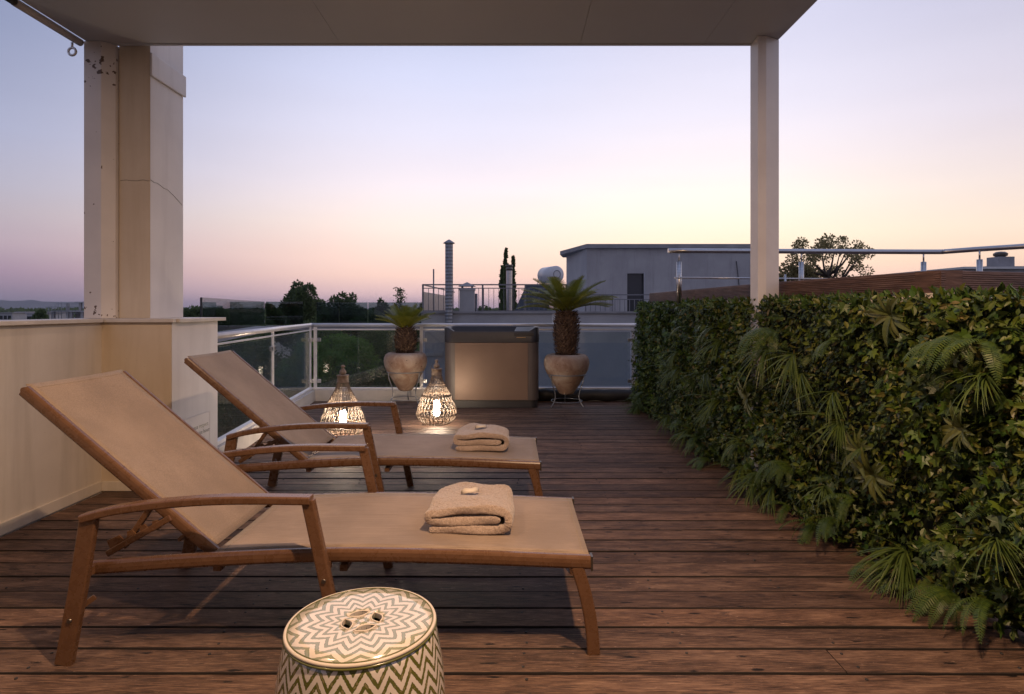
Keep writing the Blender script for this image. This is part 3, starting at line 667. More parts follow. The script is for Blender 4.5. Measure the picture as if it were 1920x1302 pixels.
MB().tube([(.1895*math.cos(a), .1895*math.sin(a), .4575) for a in [2*PI*i/72 for i in range(72)]], .0018, 6, closed=True).build('rim_line', gl2, st)
def lens(cx, cy, ang, L, W, n=12):
    pts = []
    for i in range(n): u = i/n; pts.append((-L/2+L*u, -W/2*math.sin(PI*u)))
    for i in range(n): u = i/n; pts.append((L/2-L*u, W/2*math.sin(PI*u)))
    return [(cx+x*math.cos(ang)-y*math.sin(ang), cy+x*math.sin(ang)+y*math.cos(ang)) for x, y in pts]
top = MB().lathe([(.001,.446),(.190,.446),(.190,.4575),(.150,.4583),(.07,.4588),(.001,.459)], 72).build('top', m_top, st)
# four almond openings cut through the lid (coin-shaped hand hold)
spots = [(.040*math.cos(a), .040*math.sin(a), a+PI/2) for a in (.45, .45+PI/2, .45+PI, .45+3*PI/2)]
for cx, cy, an in spots:
    cut = MB().prism(lens(cx, cy, an, .056, .026), .43, .48).build('cutter', m_top)
    cut.location = st.location; bpy.context.view_layer.update()
    bo = top.modifiers.new('b', 'BOOLEAN'); bo.object = cut; bo.operation = 'DIFFERENCE'; bo.solver = 'EXACT'
    dg = bpy.context.evaluated_depsgraph_get(); me = bpy.data.meshes.new_from_object(top.evaluated_get(dg)); top.modifiers.clear(); top.data = me; bpy.data.objects.remove(cut)
    ln = lens(cx, cy, an, .060, .030)
    MB().tube([(x, y, .4592) for x, y in ln], .0022, 6, closed=True).build('opening_rim', gl, st)
MB().lathe([(.001,.30),(.180,.30)], 32).build('inner_shadow_floor', M['black'], st).name = 'inner_shade_disc'  # black disc standing in for the shade within the hollow stool
# ================================================================== LANTERNS
LP = [(0,.118),(.03,.168),(.07,.212),(.115,.228),(.16,.222),(.21,.207),(.27,.185),(.33,.163),(.38,.135),(.43,.105),(.48,.078),(.53,.060),(.565,.052)]
def lr(h):
    for (h0, r0), (h1, r1) in zip(LP, LP[1:]):
        if h <= h1: t = (h-h0)/(h1-h0); return r0+(r1-r0)*t
    return .052
def make_lantern(label, loc, rz):
    t = thing('rattan_lantern', label, 'lantern', loc, rz, 'rattan floor lanterns')
    n = 28
    d1 = MB(); H = [.012+.318*i/11 for i in range(12)]
    tw = .42
    a = MB().tube([(lr(h)*math.cos(tw*(h/.33)), lr(h)*math.sin(tw*(h/.33)), h) for h in H], .0036, 4, cap=False).mesh('cane', M['rattan'])
    b = MB().tube([((lr(h)-.004)*math.cos(-tw*(h/.33)), (lr(h)-.004)*math.sin(-tw*(h/.33)), h) for h in H], .0036, 4, cap=False).mesh('cane', M['rattan'])
    Hu = [.32+.245*i/8 for i in range(9)]
    c = MB().tube([(lr(h), 0, h) for h in Hu], .0032, 4, cap=False).mesh('cane', M['rattan'])
    for me, k in ((a, n), (b, n), (c, 34)):
        for i in range(k):
            o = bpy.data.objects.new('cane', me); link(o, t); o.rotation_euler = (0, 0, 2*PI*i/k+random.uniform(-.025,.025))
    for h, rr in ((.012,.006),(.112,.0035),(.122,.0035),(.19,.003),(.325,.005),(.337,.005),(.425,.003),(.435,.003),(.50,.003)):
        MB().tube([(lr(h)*math.cos(q)*1.01, lr(h)*math.sin(q)*1.01, h) for q in [2*PI*i/40 for i in range(40)]], rr, 6, closed=True).build('ring', M['rattan'], t)
    MB().lathe([(.060,.555),(.062,.56),(.058,.565),(.056,.615),(.062,.618),(.062,.628),(.02,.632),(.001,.633)], 28).build('collar', M['rattan_grey'], t)
    MB().lathe([(.014,.630),(.032,.640),(.036,.655),(.030,.670),(.022,.682),(.014,.692),(.013,.700),(.020,.710),(.021,.718),(.014,.728),(.001,.732)], 20).build('finial', M['rattan_grey'], t)
    MB().tube(curve([(-.02,0,.70),(-.05,.01,.67),(-.065,.0,.62),(-.058,0,.575)], 5), .002, 5).build('hang_wire', M['dark_metal'], t)
    MB().lathe([(.040,.095),(.042,.10),(.001,.10)], 20).build('candle_dish', M['rattan'], t)
    MB().lathe([(.001,.102),(.030,.102),(.032,.11),(.032,.255),(.029,.262),(.001,.264)], 20).build('candle', M['bulb'], t)
    for q in range(3):
        an = 2*PI*q/3; MB().tube([(.06*math.cos(an), .06*math.sin(an), .098), (.118*math.cos(an), .118*math.sin(an), .01)], .002, 5).build('strut', M['dark_metal'], t)
    return t
make_lantern('rattan lantern on the open deck before the brown tub, fully visible and lit', (-.85, 6.68, .003), .3)
make_lantern('lit rattan lantern partly hidden behind the farther sun lounger armrest', (-1.72, 6.02, .003), 1.4)
# ================================================================== BROWN TUB
tb = thing('plunge_tub', 'brown and charcoal rectangular plunge tub by the far railing', 'tub', (-.27, 8.08, 0))
def rrect(x0, x1, y0, y1, r, n=7):
    out = []
    for cx, cy, a0 in ((x1-r,y1-r,0),(x0+r,y1-r,PI/2),(x0+r,y0+r,PI),(x1-r,y0+r,3*PI/2)):
        for i in range(n+1): a = a0+PI/2*i/n; out.append((cx+r*math.cos(a), cy+r*math.sin(a)))
    return out
X0, X1, Y0, Y1 = -.625, .625, -.30, .30
def tubpart(x0,x1,y0,y1,r,z0,z1,n,m,bev=.004):
    return MB().prism(rrect(x0,x1,y0,y1,r), z0, z1).build(n, M[m], tb, bevel=bev)
tubpart(X0+.015,X1-.015,Y0+.015,Y1-.015,.10,0,.10,'plinth','tub_dark')
tubpart(X0,X1,Y0,Y1,.12,.10,.862,'corner_panel','tub_side')
MB().box(X0+.145,X1-.145,Y0-.006,Y0+.02,.106,.858).build('front_panel', M['tub_body'], tb, bevel=.003)
# rim: rings at varying heights, higher at the back and at the corners
o_ = rrect(X0-.006,X1+.006,Y0-.006,Y1+.006,.13,9); i_ = rrect(X0+.05,X1-.05,Y0+.05,Y1-.05,.09,9); n = len(o_); V = []
def rimz(x, y): return 1.062 - .052*max(0, min(1, (.10-y)/.30))*max(0, min(1, (.60-abs(x))/.10)) 
for x, y in o_: V.append((x,y,.866))
for x, y in o_: V.append((x,y,rimz(x,y)-.008))
for (x, y), (u, w_) in zip(o_, i_): V.append((x*.985,y*.975,rimz(x,y)))
for (x, y), (u, w_) in zip(o_, i_): V.append((u,w_,rimz(x,y)-.004))
for x, y in i_: V.append((x,y,.93))
F = [(a*n+i, a*n+(i+1)%n, (a+1)*n+(i+1)%n, (a+1)*n+i) for a in range(4) for i in range(n)]
MB().add(V, F, True).build('rim', M['tub_dark'], tb)
MB().prism(i_, .92, .955).build('lid', M['tub_dark'], tb)
cp = MB(); cp.add([(.29,-.31,.995),(.56,-.31,.995),(.56,-.02,1.06),(.33,-.02,1.06),(.29,-.31,.945),(.56,-.31,.945),(.56,-.02,.945),(.33,-.02,.945)], [(0,1,2,3),(4,5,6,7),(0,1,5,4),(1,2,6,5),(2,3,7,6),(3,0,4,7)]); cp.build('control_panel', M['tub_dark'], tb, bevel=.008)
MB().box(.33,.45,-.313,-.305,.925,.931).build('badge', M['brass'], tb)
# ================================================================== CYCADS IN POTS
def lathe_pot(t, R, h0, h1):
    H = h1-h0; pr = [(.001,0),(.24,.0),(.31,.02),(.37,.07),(.55,.22),(.71,.38),(.86,.52),(.955,.63),(1.0,.76),(.985,.86),(.92,.945),(.82,.985),(.70,1.0),(.64,.995),(.61,.97),(.60,.90)]
    MB().lathe([(r*R, h0+z*H) for r, z in pr], 48).build('pot', M['terracotta'], t)
    MB().lathe([(.001,h0+.955*H),(.60*R,h0+.94*H)], 24).build('soil', M['soil'], t)
    zr = h0+.50*H; rr = R*.845
    s = MB().tube([(rr*math.cos(a), rr*math.sin(a), zr) for a in [2*PI*i/48 for i in range(48)]], .0075, 8, closed=True)
    s.build('stand_ring', M['galv'], t)
    for a in (-PI/2-1.02, -PI/2+1.02, PI/2):
        f = lambda r, z: (r*math.cos(a), r*math.sin(a), z)
        MB().tube(curve([f(rr,zr),f(rr*.93,zr-.10),f(rr*.76,zr-.22),f(rr*.72,zr*.30),f(rr*.82,.06),f(rr*.98,.008)], 5), .0075, 8).build('stand_leg', M['galv'], t)
    MB().tube([(rr*.80*math.cos(a), rr*.80*math.sin(a), .075) for a in [2*PI*i/32 for i in range(32)]], .005, 6, closed=True).build('stand_ring', M['galv'], t)
def frond_mesh(L, droop, rise, seed, wid, pairs=40, vee=.55):
    r = random.Random(seed); pts = []
    for i in range(13):
        u = i/12; a = rise-droop*u**1.3; pts.append((a, u))
    p = Vector((0,0,0)); ax = [p.copy()]; ang = []
    for i in range(1, 13):
        a = rise-droop*(i/12)**1.3; p = p+Vector((math.cos(a),0,math.sin(a)))*(L/12); ax.append(p.copy()); ang.append(a)
    V = []; F = []
    def at(u):
        k = min(11, int(u*12)); f = u*12-k; q = ax[k].lerp(ax[k+1], f); d = (ax[k+1]-ax[k]).normalized(); return q, d
    mb = MB().tube([tuple(q) for q in ax], [.007*(1-.75*i/12) for i in range(13)], 4)
    for i in range(pairs):
        u = .12+.88*(i+.5)/pairs; q, d = at(min(.999,u)); nrm = Vector((-d.z,0,d.x)); ln = wid*(math.sin(PI*(.10+.86*u))**.55)*r.uniform(.9,1.08); w_ = L/pairs*.55
        for sgn in (-1,1):
            dirv = (Vector((0,sgn,0))*.80+d*.55+nrm*vee*.55).normalized(); tip = q+dirv*ln-nrm*ln*.10; b0, b1 = q-d*w_*.5, q+d*w_*.9
            mid0, mid1 = q.lerp(tip,.55)-d*w_*.6, q.lerp(tip,.55)+d*w_*.6
            mb.add([b0,b1,mid1,tip,mid0], [(0,1,2,3,4)])
    return mb.mesh('frond', M['cycad'])
def make_cycad(label, loc, R, h0, h1, tr, th, fr, seed):
    t = thing('potted_palm', label, 'potted palm', loc, 0, 'cycads in terracotta pots on wire stands'); lathe_pot(t, R, h0, h1)
    zb = h1-.03; MB().lathe([(tr*.70,zb),(tr*.80,zb+th*.25),(tr*.90,zb+th*.5),(tr*.84,zb+th*.85),(tr*.62,zb+th),(.001,zb+th+.02)], 24).build('trunk', M['cyscale'], t)
    # leaf-base scales on the trunk
    N = int(380*th/.5); rows = []; tv = [(-.5,0,0),(.5,0,0),(.32,1,.0),(-.32,1,.0),(0,.5,.42)]; tf = [(0,1,4),(1,2,4),(2,3,4),(3,0,4)]
    i = np.arange(N); u = (i+.5)/N; a = i*2.39996; rad = tr*np.interp(u, [0,.25,.5,.8,1], [.70,.80,.90,.84,.64]); z = zb+th*u
    out = np.stack([np.cos(a), np.sin(a), np.zeros(N)], 1); pos = np.stack([rad*np.cos(a), rad*np.sin(a), z], 1)
    B = unit(out*1.0+np.array([0,0,.75])+rng.normal(size=(N,3))*.18); A = unit(np.cross(B, out+rng.normal(size=(N,3))*.01)); Nn = unit(np.cross(A, B))
    V, F = scatter(tv, tf, pos, A*.45, B, Nn*.4, rng.uniform(.040,.066,N)); o = bpy.data.objects.new('trunk_scale', npmesh('trunk_scale', V, F, M['cyscale'])); link(o, t); tag(o, kind='stuff')
    r = random.Random(seed); zt = zb+th-.01
    for k, (cnt, L, rise, droop, wid) in enumerate(fr):
        ms = [frond_mesh(L*r.uniform(.9,1.08), droop*r.uniform(.85,1.2), rise*r.uniform(.92,1.08), seed*10+k*3+j, wid) for j in range(3)]
        a0 = r.uniform(0, 6)
        for i in range(cnt):
            o = bpy.data.objects.new('frond', ms[i % 3]); link(o, t); an = a0+2*PI*i/cnt+r.uniform(-.16,.16)
            o.location = (math.cos(an)*.03, math.sin(an)*.03, zt+r.uniform(-.02,.03)); o.rotation_euler = (r.uniform(-.14,.14), r.uniform(-.1,.1), an)
    return t
make_cycad('tall cycad palm in terracotta pot, right of the brown tub', (.73, 7.93, 0), .305, .165, .70, .165, .60, [(13,.68,.42,.52,.16),(10,.67,.70,.60,.16),(8,.60,1.0,.6,.15),(4,.50,1.30,.4,.13)], 5)
make_cycad('smaller cycad palm in terracotta pot, left of the brown tub', (-1.46, 8.12, 0), .295, .185, .71, .135, .36, [(9,.40,.60,.50,.15),(8,.40,.92,.45,.15),(6,.36,1.25,.3,.13)], 9)
# ================================================================== HEDGE OF ARTIFICIAL FOLIAGE
FACE = [(1.67, 7.95), (1.73, 4.45), (1.94, 2.45), (2.10, 1.35), (2.22, .5)]
seg = [math.dist(a, b) for a, b in zip(FACE, FACE[1:])]; TOT = sum(seg)
def face(s):
    for i, L in enumerate(seg):
        if s <= L or i == len(seg)-1:
            t = s/L; a, b = FACE[i], FACE[i+1]; d = ((b[0]-a[0])/L, (b[1]-a[1])/L); return (a[0]+(b[0]-a[0])*t, a[1]+(b[1]-a[1])*t), d
        s -= L
hg = thing('hedge_wall', 'dense hedge screen of mixed ivy, ferns and grasses along the right side', 'hedge', (1.9, 4, 0))
m_ = MB()
for a, b in zip(FACE, FACE[1:]):
    d = Vector((b[0]-a[0], b[1]-a[1], 0)).normalized(); n_ = Vector((-d.y, d.x, 0)); n_ = -n_ if n_.x < 0 else n_
    q = [Vector((*a,0))+n_*.07, Vector((*b,0))+n_*.07, Vector((*b,0))+n_*.09, Vector((*a,0))+n_*.09]
    m_.add([v+Vector((0,0,.02)) for v in q]+[v+Vector((0,0,1.325)) for v in q], [(0,1,2,3),(4,5,6,7),(0,1,5,4),(1,2,6,5),(2,3,7,6),(3,0,4,7)])
backm = MT('dark_green_plastic_mat', .8, .2).col((.010,.014,.008)).m
P(m_, 'backing_panel', backm, hg)
gridm = MB()
for k in range(30):
    (x, y), d = face(TOT*(k+.5)/30); gridm.bar((x+.05,y,.01),(x+.05,y,1.37),.004,.004)
P(gridm, 'wire_grid', 'black', hg)
def place(N, zlo=.03, zhi=1.34, dlo=-.07, dhi=.075, gamma=1):
    s = rng.uniform(0, TOT, N); z = zlo+(zhi-zlo)*rng.uniform(0, 1, N)**gamma; P0 = np.zeros((N,3)); T = np.zeros((N,3)); Nn = np.zeros((N,3))
    dep = rng.uniform(dlo, dhi, N)
    for i in range(N):
        (x, y), d = face(s[i]); bulge = .035*math.sin(s[i]*3.1+z[i]*4)+.03*math.sin(s[i]*7.3-z[i]*6.1)+.022*math.sin(s[i]*19+z[i]*11)*math.sin(z[i]*23-s[i]*8)
        nx, ny = d[1], -d[0]
        if nx > 0: nx, ny = -nx, -ny
        q = dep[i]+bulge-.03; P0[i] = (x+nx*q, y+ny*q, z[i]); T[i] = (d[0], d[1], 0); Nn[i] = (nx, ny, 0)
    return s, P0, T, Nn
Z = np.array([0,0,1.0])
def leaves(name, tv, tf, N, mat, smin, smax, down=.3, out=.75, sel=None, **kw):
    s, p, T, Nn = place(N, **kw)
    if sel is not None: k = sel(s, p); p, T, Nn = p[k], T[k], Nn[k]
    n = len(p); B = unit(Nn*out*rng.uniform(.1,1,(n,1))+T*rng.normal(0,.7,(n,1))+Z*rng.normal(-down,.6,(n,1)))
    Nm = unit(Nn+Z*.5+rng.normal(size=(n,3))*.75); A = unit(np.cross(B, Nm)); Nm = unit(np.cross(A, B))
    V, F = scatter(tv, tf, p, A, B, Nm, rng.uniform(smin, smax, n)); o = bpy.data.objects.new(name, npmesh(name, V, F, mat)); link(o, hg); o.matrix_parent_inverse = Matrix.Translation(-Vector(hg.location)); tag(o, kind='stuff'); return o
# ivy: five-lobed star, folded along the midrib
iv = [(0,0,0),(.28,-.10,.06),(.62,.12,.10),(.33,.36,.05),(.50,.72,.08),(.18,.62,.03),(0,1.10,-.10),(-.18,.62,.03),(-.50,.72,.08),(-.33,.36,.05),(-.62,.12,.10),(-.28,-.10,.06),(0,.4,-.03)]
ivf = [(12,i,i+1) for i in range(0,11)]+[(12,11,0)]
ov = [(0,0,0),(.20,.25,.06),(.27,.55,.08),(.14,.85,.02),(0,1.05,-.10),(-.14,.85,.02),(-.27,.55,.08),(-.20,.25,.06),(0,.5,-.02)]
ovf = [(8,i,(i+1)%8) for i in range(8)]
nz_ = lambda s, p, f, o: np.sin(s*f+o)+np.sin(p[:,2]*f*1.7+o*2+s*1.3)
leaves('ivy_leaves', iv, ivf, 10000, M['ivy'], .032, .062, sel=lambda s, p: (nz_(s,p,2.3,1) > -.7))
leaves('oval_leaves', ov, ovf, 30000, M['oval'], .026, .052, sel=lambda s, p: (s > 2.2)|(rng.random(len(s)) < .25))
leaves('box_leaves', ov, ovf, 26000, M['bluegreen'], .018, .038, sel=lambda s, p: (s < 3.4)|(nz_(s,p,2.9,2) > .2))
leaves('top_leaves', ov, ovf, 2600, M['ivy'], .026, .05, down=-.6, zlo=1.30, zhi=1.375, dlo=-.12, dhi=.05)
leaves('top_leaves', ov, ovf, 1400, M['oval'], .03, .055, down=-.5, zlo=1.30, zhi=1.37, dlo=-.12, dhi=.05, sel=lambda s, p: s > 2.5)
# small fern sprigs
def sprig(n=9):
    v = []; f = []
    for i in range(n):
        u = (i+.3)/n; w_ = .36*math.sin(PI*(.12+.8*u))**.8
        for sg_ in (-1,1):
            b = len(v); v += [(0,u,0),(sg_*w_,u+.10,-.08*w_),(0,u+.085,0)]; f.append((b,b+1,b+2))
    return v, f
sv, sf = sprig(); 
leaves('fern_sprigs', sv, sf, 2600, M['fern'], .05, .085, down=.3)
# clumps (parts one can tell apart)
def clump(kind, seed):
    r = random.Random(seed); mb = MB()       # local: x = along the wall, y = out of the wall, z up
    if kind == 'fern_clump':
        for k in range(r.randint(5,8)):
            sp = r.uniform(-1.1,1.1); L = r.uniform(.20,.33); p = Vector((0,0,0)); d = Vector((math.sin(sp)*.55, .75, .55)).normalized(); ax = [p.copy()]
            for i in range(12): d = (d+Vector((math.sin(sp)*.05,-.035,-.20))).normalized(); p = p+d*L/12; ax.append(p.copy())
            side = Vector((math.cos(sp),-math.sin(sp)*.6,0)).normalized()
            mb.tube([tuple(a) for a in ax], .0016, 3)
            for i in range(26):
                u = (i+.8)/26; q = u*12; j = min(11,int(q)); c = ax[j].lerp(ax[j+1], q-j); dd = (ax[j+1]-ax[j]).normalized(); ln = .034*math.sin(PI*(.14+.84*u))**.7; w_ = L/26*.24
                for s_ in (-1,1):
                    tip = c+side*s_*ln+dd*ln*.25-Vector((0,0,.006)); mid = c.lerp(tip,.6); mb.add([c-dd*w_, mid-dd*w_, tip, mid+dd*w_, c+dd*w_], [(0,1,2,3,4)])
        m = M['fern']
    elif kind == 'grass_tuft':
        for k in range(r.randint(34,46)):
            L = r.uniform(.18,.36); sp = r.gauss(-.35,.75); p = Vector((r.uniform(-.01,.01),0,0)); d = Vector((math.sin(sp), .65, r.uniform(-.35,.35))).normalized(); w_ = r.uniform(.0035,.0058); pr = []
            side = Vector((0,-.3,1)).cross(d); side = side.normalized() if side.length > .1 else Vector((1,0,0)); side = (side+Vector((0,0,r.uniform(-.8,.8)))).normalized()
            for i in range(6):
                f = (1-(i/5)**2); pr += [p-side*w_*f, p+side*w_*f]; d = (d+Vector((0,-.06,-.17))).normalized(); p = p+d*L/5
            mb.add(pr, [(2*i,2*i+1,2*i+3,2*i+2) for i in range(5)])
        m = M['grassy']
    else:
        for k in range(r.randint(15,21)):
            an = 2*PI*k/17+r.uniform(-.2,.2); tier = r.random(); L = r.uniform(.11,.20); p = Vector((0,0,0)); rad = Vector((math.cos(an),0,math.sin(an))); d = (rad*(.5+tier*.6)+Vector((0,.75,0))).normalized(); W = L*.115; pr = []
            side = d.cross(Vector((0,1,0))).normalized()
            for i in range(7):
                u = i/6; f = W*math.sin(PI*(.10+.9*u))**.75 if i < 6 else .0005; n_ = side.cross(d); pr += [p-side*f+n_*f*.35, p, p+side*f+n_*f*.35]; d = (d+rad*.13+Vector((0,-.12,-.08))).normalized(); p = p+d*L/6
            mb.add(pr, [(3*i+j,3*i+j+1,3*i+j+4,3*i+j+3) for i in range(6) for j in range(2)])
        m = M['broad']
    return mb.mesh(kind, m)
CM = {k: [clump(k, 10*i+j) for j in range(4)] for i, k in enumerate(('fern_clump','grass_tuft','broadleaf_clump'))}
def add_clump(kind, s, z, sc=1.0):
    (x, y), d = face(s); nx, ny = d[1], -d[0]
    if nx > 0: nx, ny = -nx, -ny
    o = bpy.data.objects.new(kind, random.choice(CM[kind])); link(o, hg); o.location = Vector((x+nx*.075, y+ny*.075, z))-Vector(hg.location)
    ang = math.atan2(ny, nx)-PI/2; o.rotation_euler = (random.uniform(-.2,.2), random.uniform(-.3,.3), ang+random.uniform(-.3,.3)); o.scale = (sc,)*3
def s_of(px, zz):   # wall distance s where the hedge crosses the given viewing angle
    best = min((abs(960+1110*face(k*.01)[0][0]/face(k*.01)[0][1]-px), k*.01) for k in range(int(TOT*100)))[1]; return best
for kind, lst in {
  'fern_clump': [(1215,640),(1305,615),(1372,618),(1475,620),(1600,640),(1840,635),(1880,640),(1300,790),(1425,835),(1500,870),(1625,935),(1560,1000),(1820,1110),(1780,1120),(1900,1130),(1350,870),(1230,740),(1810,650),(1690,1060)],
  'grass_tuft': [(1285,660),(1290,690),(1370,640),(1370,750),(1510,665),(1525,700),(1590,735),(1605,790),(1270,780),(1440,890),(1570,910),(1880,705),(1900,1010),(1210,760),(1460,650),(1345,700)],
  'broadleaf_clump': [(1425,745),(1640,845),(1840,805),(1665,890),(1700,590)]}.items():
    for px_, py_ in lst:
        s_ = s_of(px_, 0); (x, y), d = face(s_); z_ = 1.3-(py_-580)*y/1110; add_clump(kind, s_, max(.05, min(1.30, z_)), random.uniform(.85,1.15)*(1.0 if y > 3.4 else .8))
for k in range(22):
    add_clump(random.choice(['fern_clump','grass_tuft']), random.uniform(0, TOT), random.uniform(.06,.22), random.uniform(.7,1.0))
for k in range(14): add_clump(random.choice(['fern_clump','grass_tuft']), random.uniform(0, TOT), random.uniform(.3,1.2), random.uniform(.5,.8))
# ================================================================== RAISED PLATFORM BEHIND THE HEDGE
pf = thing('raised_planter_wall', 'low cream wall edged with ribbed brown boards behind the hedge', 'wall', (2.2, 4, 0))
CP = [(1.74,7.5), (1.95,4.44), (2.215,3.06), (2.82,3.25), (4.4,3.75)]
for i, (a, b) in enumerate(zip(CP, CP[1:])):
    a, b = Vector((*a,0)), Vector((*b,0)); d = (b-a).normalized(); n_ = Vector((-d.y,d.x,0)); n_ = n_ if (n_.x > 0 if i < 2 else n_.y > 0) else -n_
    nb = max(1, int((b-a).length/3.2)) if i != 0 else 2
    for k in range(nb):
        p, q = a.lerp(b, k/nb)+d*.003, a.lerp(b, (k+1)/nb)-d*.003
        m = MB(); prf = [(0,1.385),(0,1.498),(.02,1.502),(.14,1.502),(.14,1.385)]
        rb = [(0,1.385)]+[(z_ % 2*-.0022, 1.387+.0058*z_) for z_ in range(19)]+[(0,1.497),(.004,1.502),(.14,1.502),(.14,1.385)]
        m.add([tuple(v+n_*u+Vector((0,0,z_))) for v in (p, q) for u, z_ in rb], [(j, (j+1)%len(rb), len(rb)+(j+1)%len(rb), len(rb)+j) for j in range(len(rb))]+[tuple(range(len(rb))), tuple(reversed(range(len(rb), 2*len(rb))))])
        P(m, 'edge_board', 'ribbed', pf)
    m = MB(); z0, z1 = 0, 1.385; pp = [a+n_*.012, b+n_*.012, b+n_*.13, a+n_*.13]
    m.add([v for v in pp]+[v+Vector((0,0,z1)) for v in pp], [(0,1,2,3),(4,5,6,7),(0,1,5,4),(1,2,6,5),(2,3,7,6),(3,0,4,7)]); P(m, 'wall', 'plaster', pf)
P(MB().prism([(1.87,7.5),(2.08,4.5),(2.34,3.25),(4.4,3.9),(6.5,4.8),(6.5,7.5)], 1.30, 1.36), 'platform_floor', 'ribbed', pf)
sr = thing('steel_railing', 'stainless steel tube railing on the raised platform above the hedge', 'railing', (3, 6.2, 1.36))
P(MB().tube(curve([(1.635,6.2,1.912),(3.0,6.2,1.906),(4.35,6.2,1.90),(4.52,6.16,1.90)], 6)+[Vector((4.64,5.95,1.90)),Vector((5.6,4.6,1.89))], .0255, 14), 'handrail', 'steel', sr)
for x, y in ((1.75,6.2),(3.03,6.2),(4.31,6.2),(4.66,5.9)):
    P(MB().tube([(x,y,1.36),(x,y,1.795)], .026, 12), 'post', 'steel', sr); P(MB().tube([(x,y,1.79),(x,y,1.90)], .008, 8), 'post_pin', 'steel', sr)
P(MB().tube([(1.69,6.16,1.628),(3.45,6.16,1.612)], .009, 8), 'lower_rail', 'steel', sr)
P(MB().tube([(2.83,6.13,1.36),(2.83,6.13,1.66)], .012, 8), 'stub_pipe', 'steel', sr)
# ================================================================== GROUND, SEA, HILLS
G = -13.5
def px(p, Y): return (p-960)*Y/1110
def pz(q, Y): return 1.3-(q-580)*Y/1110
gd = MB().box(-3000, 5000, -1500, 2600, G-1, G).build('ground', M['ground']); tag(gd, kind='structure')
sea = MB().box(-16000, 16000, 2600.5, 16000, G-2, G-.6).build('sea', M['sea']); tag(sea, kind='structure')
hm = MB(); hs = []; N = 160
for i in range(N+1):
    x = -14000+28000*i/N; u = i*.5; h = 105+40*math.sin(u*.21)+30*math.sin(u*.53+1)+15*math.sin(u*1.3+2)+7*math.sin(u*3.1); 
    if x < -9500: h *= 1.25
    if x > -7200: h *= max(.12, 1-(x+7200)/3500)
    hs.append((x, h))
V = []
for x, h in hs: V += [(x, 11200+200*math.sin(x*.001), G-1), (x, 12000+300*math.sin(x*.0007), h), (x, 13200, G-1)]
hm.add(V, [(3*i+j, 3*i+3+j, 3*i+4+j, 3*i+1+j) for i in range(N) for j in range(2)], True)
hl = hm.build('hills', M['hill']); tag(hl, kind='structure')
# ================================================================== TREES
def make_tree(label, p, topy, wpx, Y, hpx, mat='treedark', leaf=None, n=9000, group='trees beyond the terrace', airy=0, name='broadleaf_tree', clumps=26, droop=0, cat='tree'):
    X, zt = px(p, Y), pz(topy, Y); W = wpx*Y/1110/2*1.3; Hh = hpx*Y/1110/2; leaf = leaf or .0042*Y
    t = thing(name, label, cat, (X, Y, G), 0, group)
    cz = zt-Hh
    cs = rng.normal(size=(clumps,3)); cs = unit(cs)*rng.uniform(.35,.92,(clumps,1))**.6; cs[:,2] = np.where(rng.random(clumps) < .3, np.abs(cs[:,2]), cs[:,2])
    cr = rng.uniform(.20,.38,clumps)*(1-airy*.35); w = cr**2; w /= w.sum(); k = rng.choice(clumps, n, p=w)
    d = unit(rng.normal(size=(n,3)))*rng.uniform(.55,1.05,(n,1))**.7
    q = cs[k]+d*cr[k][:,None]
    if droop: q[:,2] -= droop*rng.random(n)*np.abs(q[:,0])
    pos = q*np.array([W, W*.9, Hh])/1.18; pos[:,2] += cz-G
    B = unit(d+rng.normal(size=(n,3))*.8+(np.array([0,0,-1.2*droop]))); A, Nn = frames(n, B)
    tv = [(0,0,0),(.32,.45,.05),(0,1,0),(-.32,.45,.05)]; V, F = scatter(tv, [(0,1,2,3)], pos, A, B, Nn, rng.uniform(.6,1.3,n)*leaf)
    c = bpy.data.objects.new('crown', npmesh('crown', V, F, M[mat])); link(c, t)
    r0 = max(.12, W*.07); tr = MB(); hz = cz-G
    tr.tube([(0,0,0),(.1,.05,hz*.35),(-.08,0,hz*.7),(.05,0,hz)], [r0*1.5,r0*1.1,r0*.8,r0*.5], 8); tr.build('trunk', M['bark'], t)
    br = MB()
    for i in range(min(clumps, 12)):
        e = Vector((cs[i][0]*W/1.2, cs[i][1]*W*.9/1.2, cs[i][2]*Hh/1.2+hz)); s0 = Vector((0,0,hz-Hh*.55+Hh*.4*(i%3)/2)); mid = s0.lerp(e,.5)+Vector((0,0,-.08*Hh)); br.tube([s0,mid,e], [r0*.45,r0*.28,r0*.10], 5)
    br.build('branch', M['bark'], t); return t
T = make_tree
T('round dark tree standing highest above the far glass screens', 565, 527, 62, 70, 130, n=14000)
T('broad dark tree crown just right of the tallest round tree', 650, 544, 66, 62, 110, n=12000)
T('lower bushy tree filling the gap behind the tallest round tree', 606, 556, 56, 80, 110, n=8000)
T('wide low tree just right of the pillar, behind the tall glass screen', 440, 567, 120, 52, 110, n=14000)
T('dark green treetop touching the right edge of the pillar', 372, 574, 84, 46, 90, n=10000)
T('dark tree behind the second glass screen panel', 512, 566, 66, 58, 100, n=9000)
T('small dark treetop left of the smaller palm', 718, 560, 40, 60, 110, n=7000, airy=.6)
T('leafy treetop behind the smaller palm crown', 772, 570, 50, 52, 80, n=7000, airy=.6)
T('slender treetop beside the grey roof balustrade corner', 790, 562, 26, 64, 80, n=4000, airy=.8)
T('rounded tree behind the plain glass screens', 690, 572, 60, 48, 100, n=8000)
T('large bright green pine crown seen through the far glass panel', 628, 624, 165, 20, 190, 'treemid', n=42000, leaf=.075, clumps=48, name='pine_tree')
T('drooping dark tree seen through the glass behind the smaller palm', 728, 606, 90, 24, 260, n=22000, droop=.9, leaf=.10)
T('dark tree seen through the left glass panes below the handrail', 470, 640, 170, 24, 320, n=28000, leaf=.10, clumps=44)
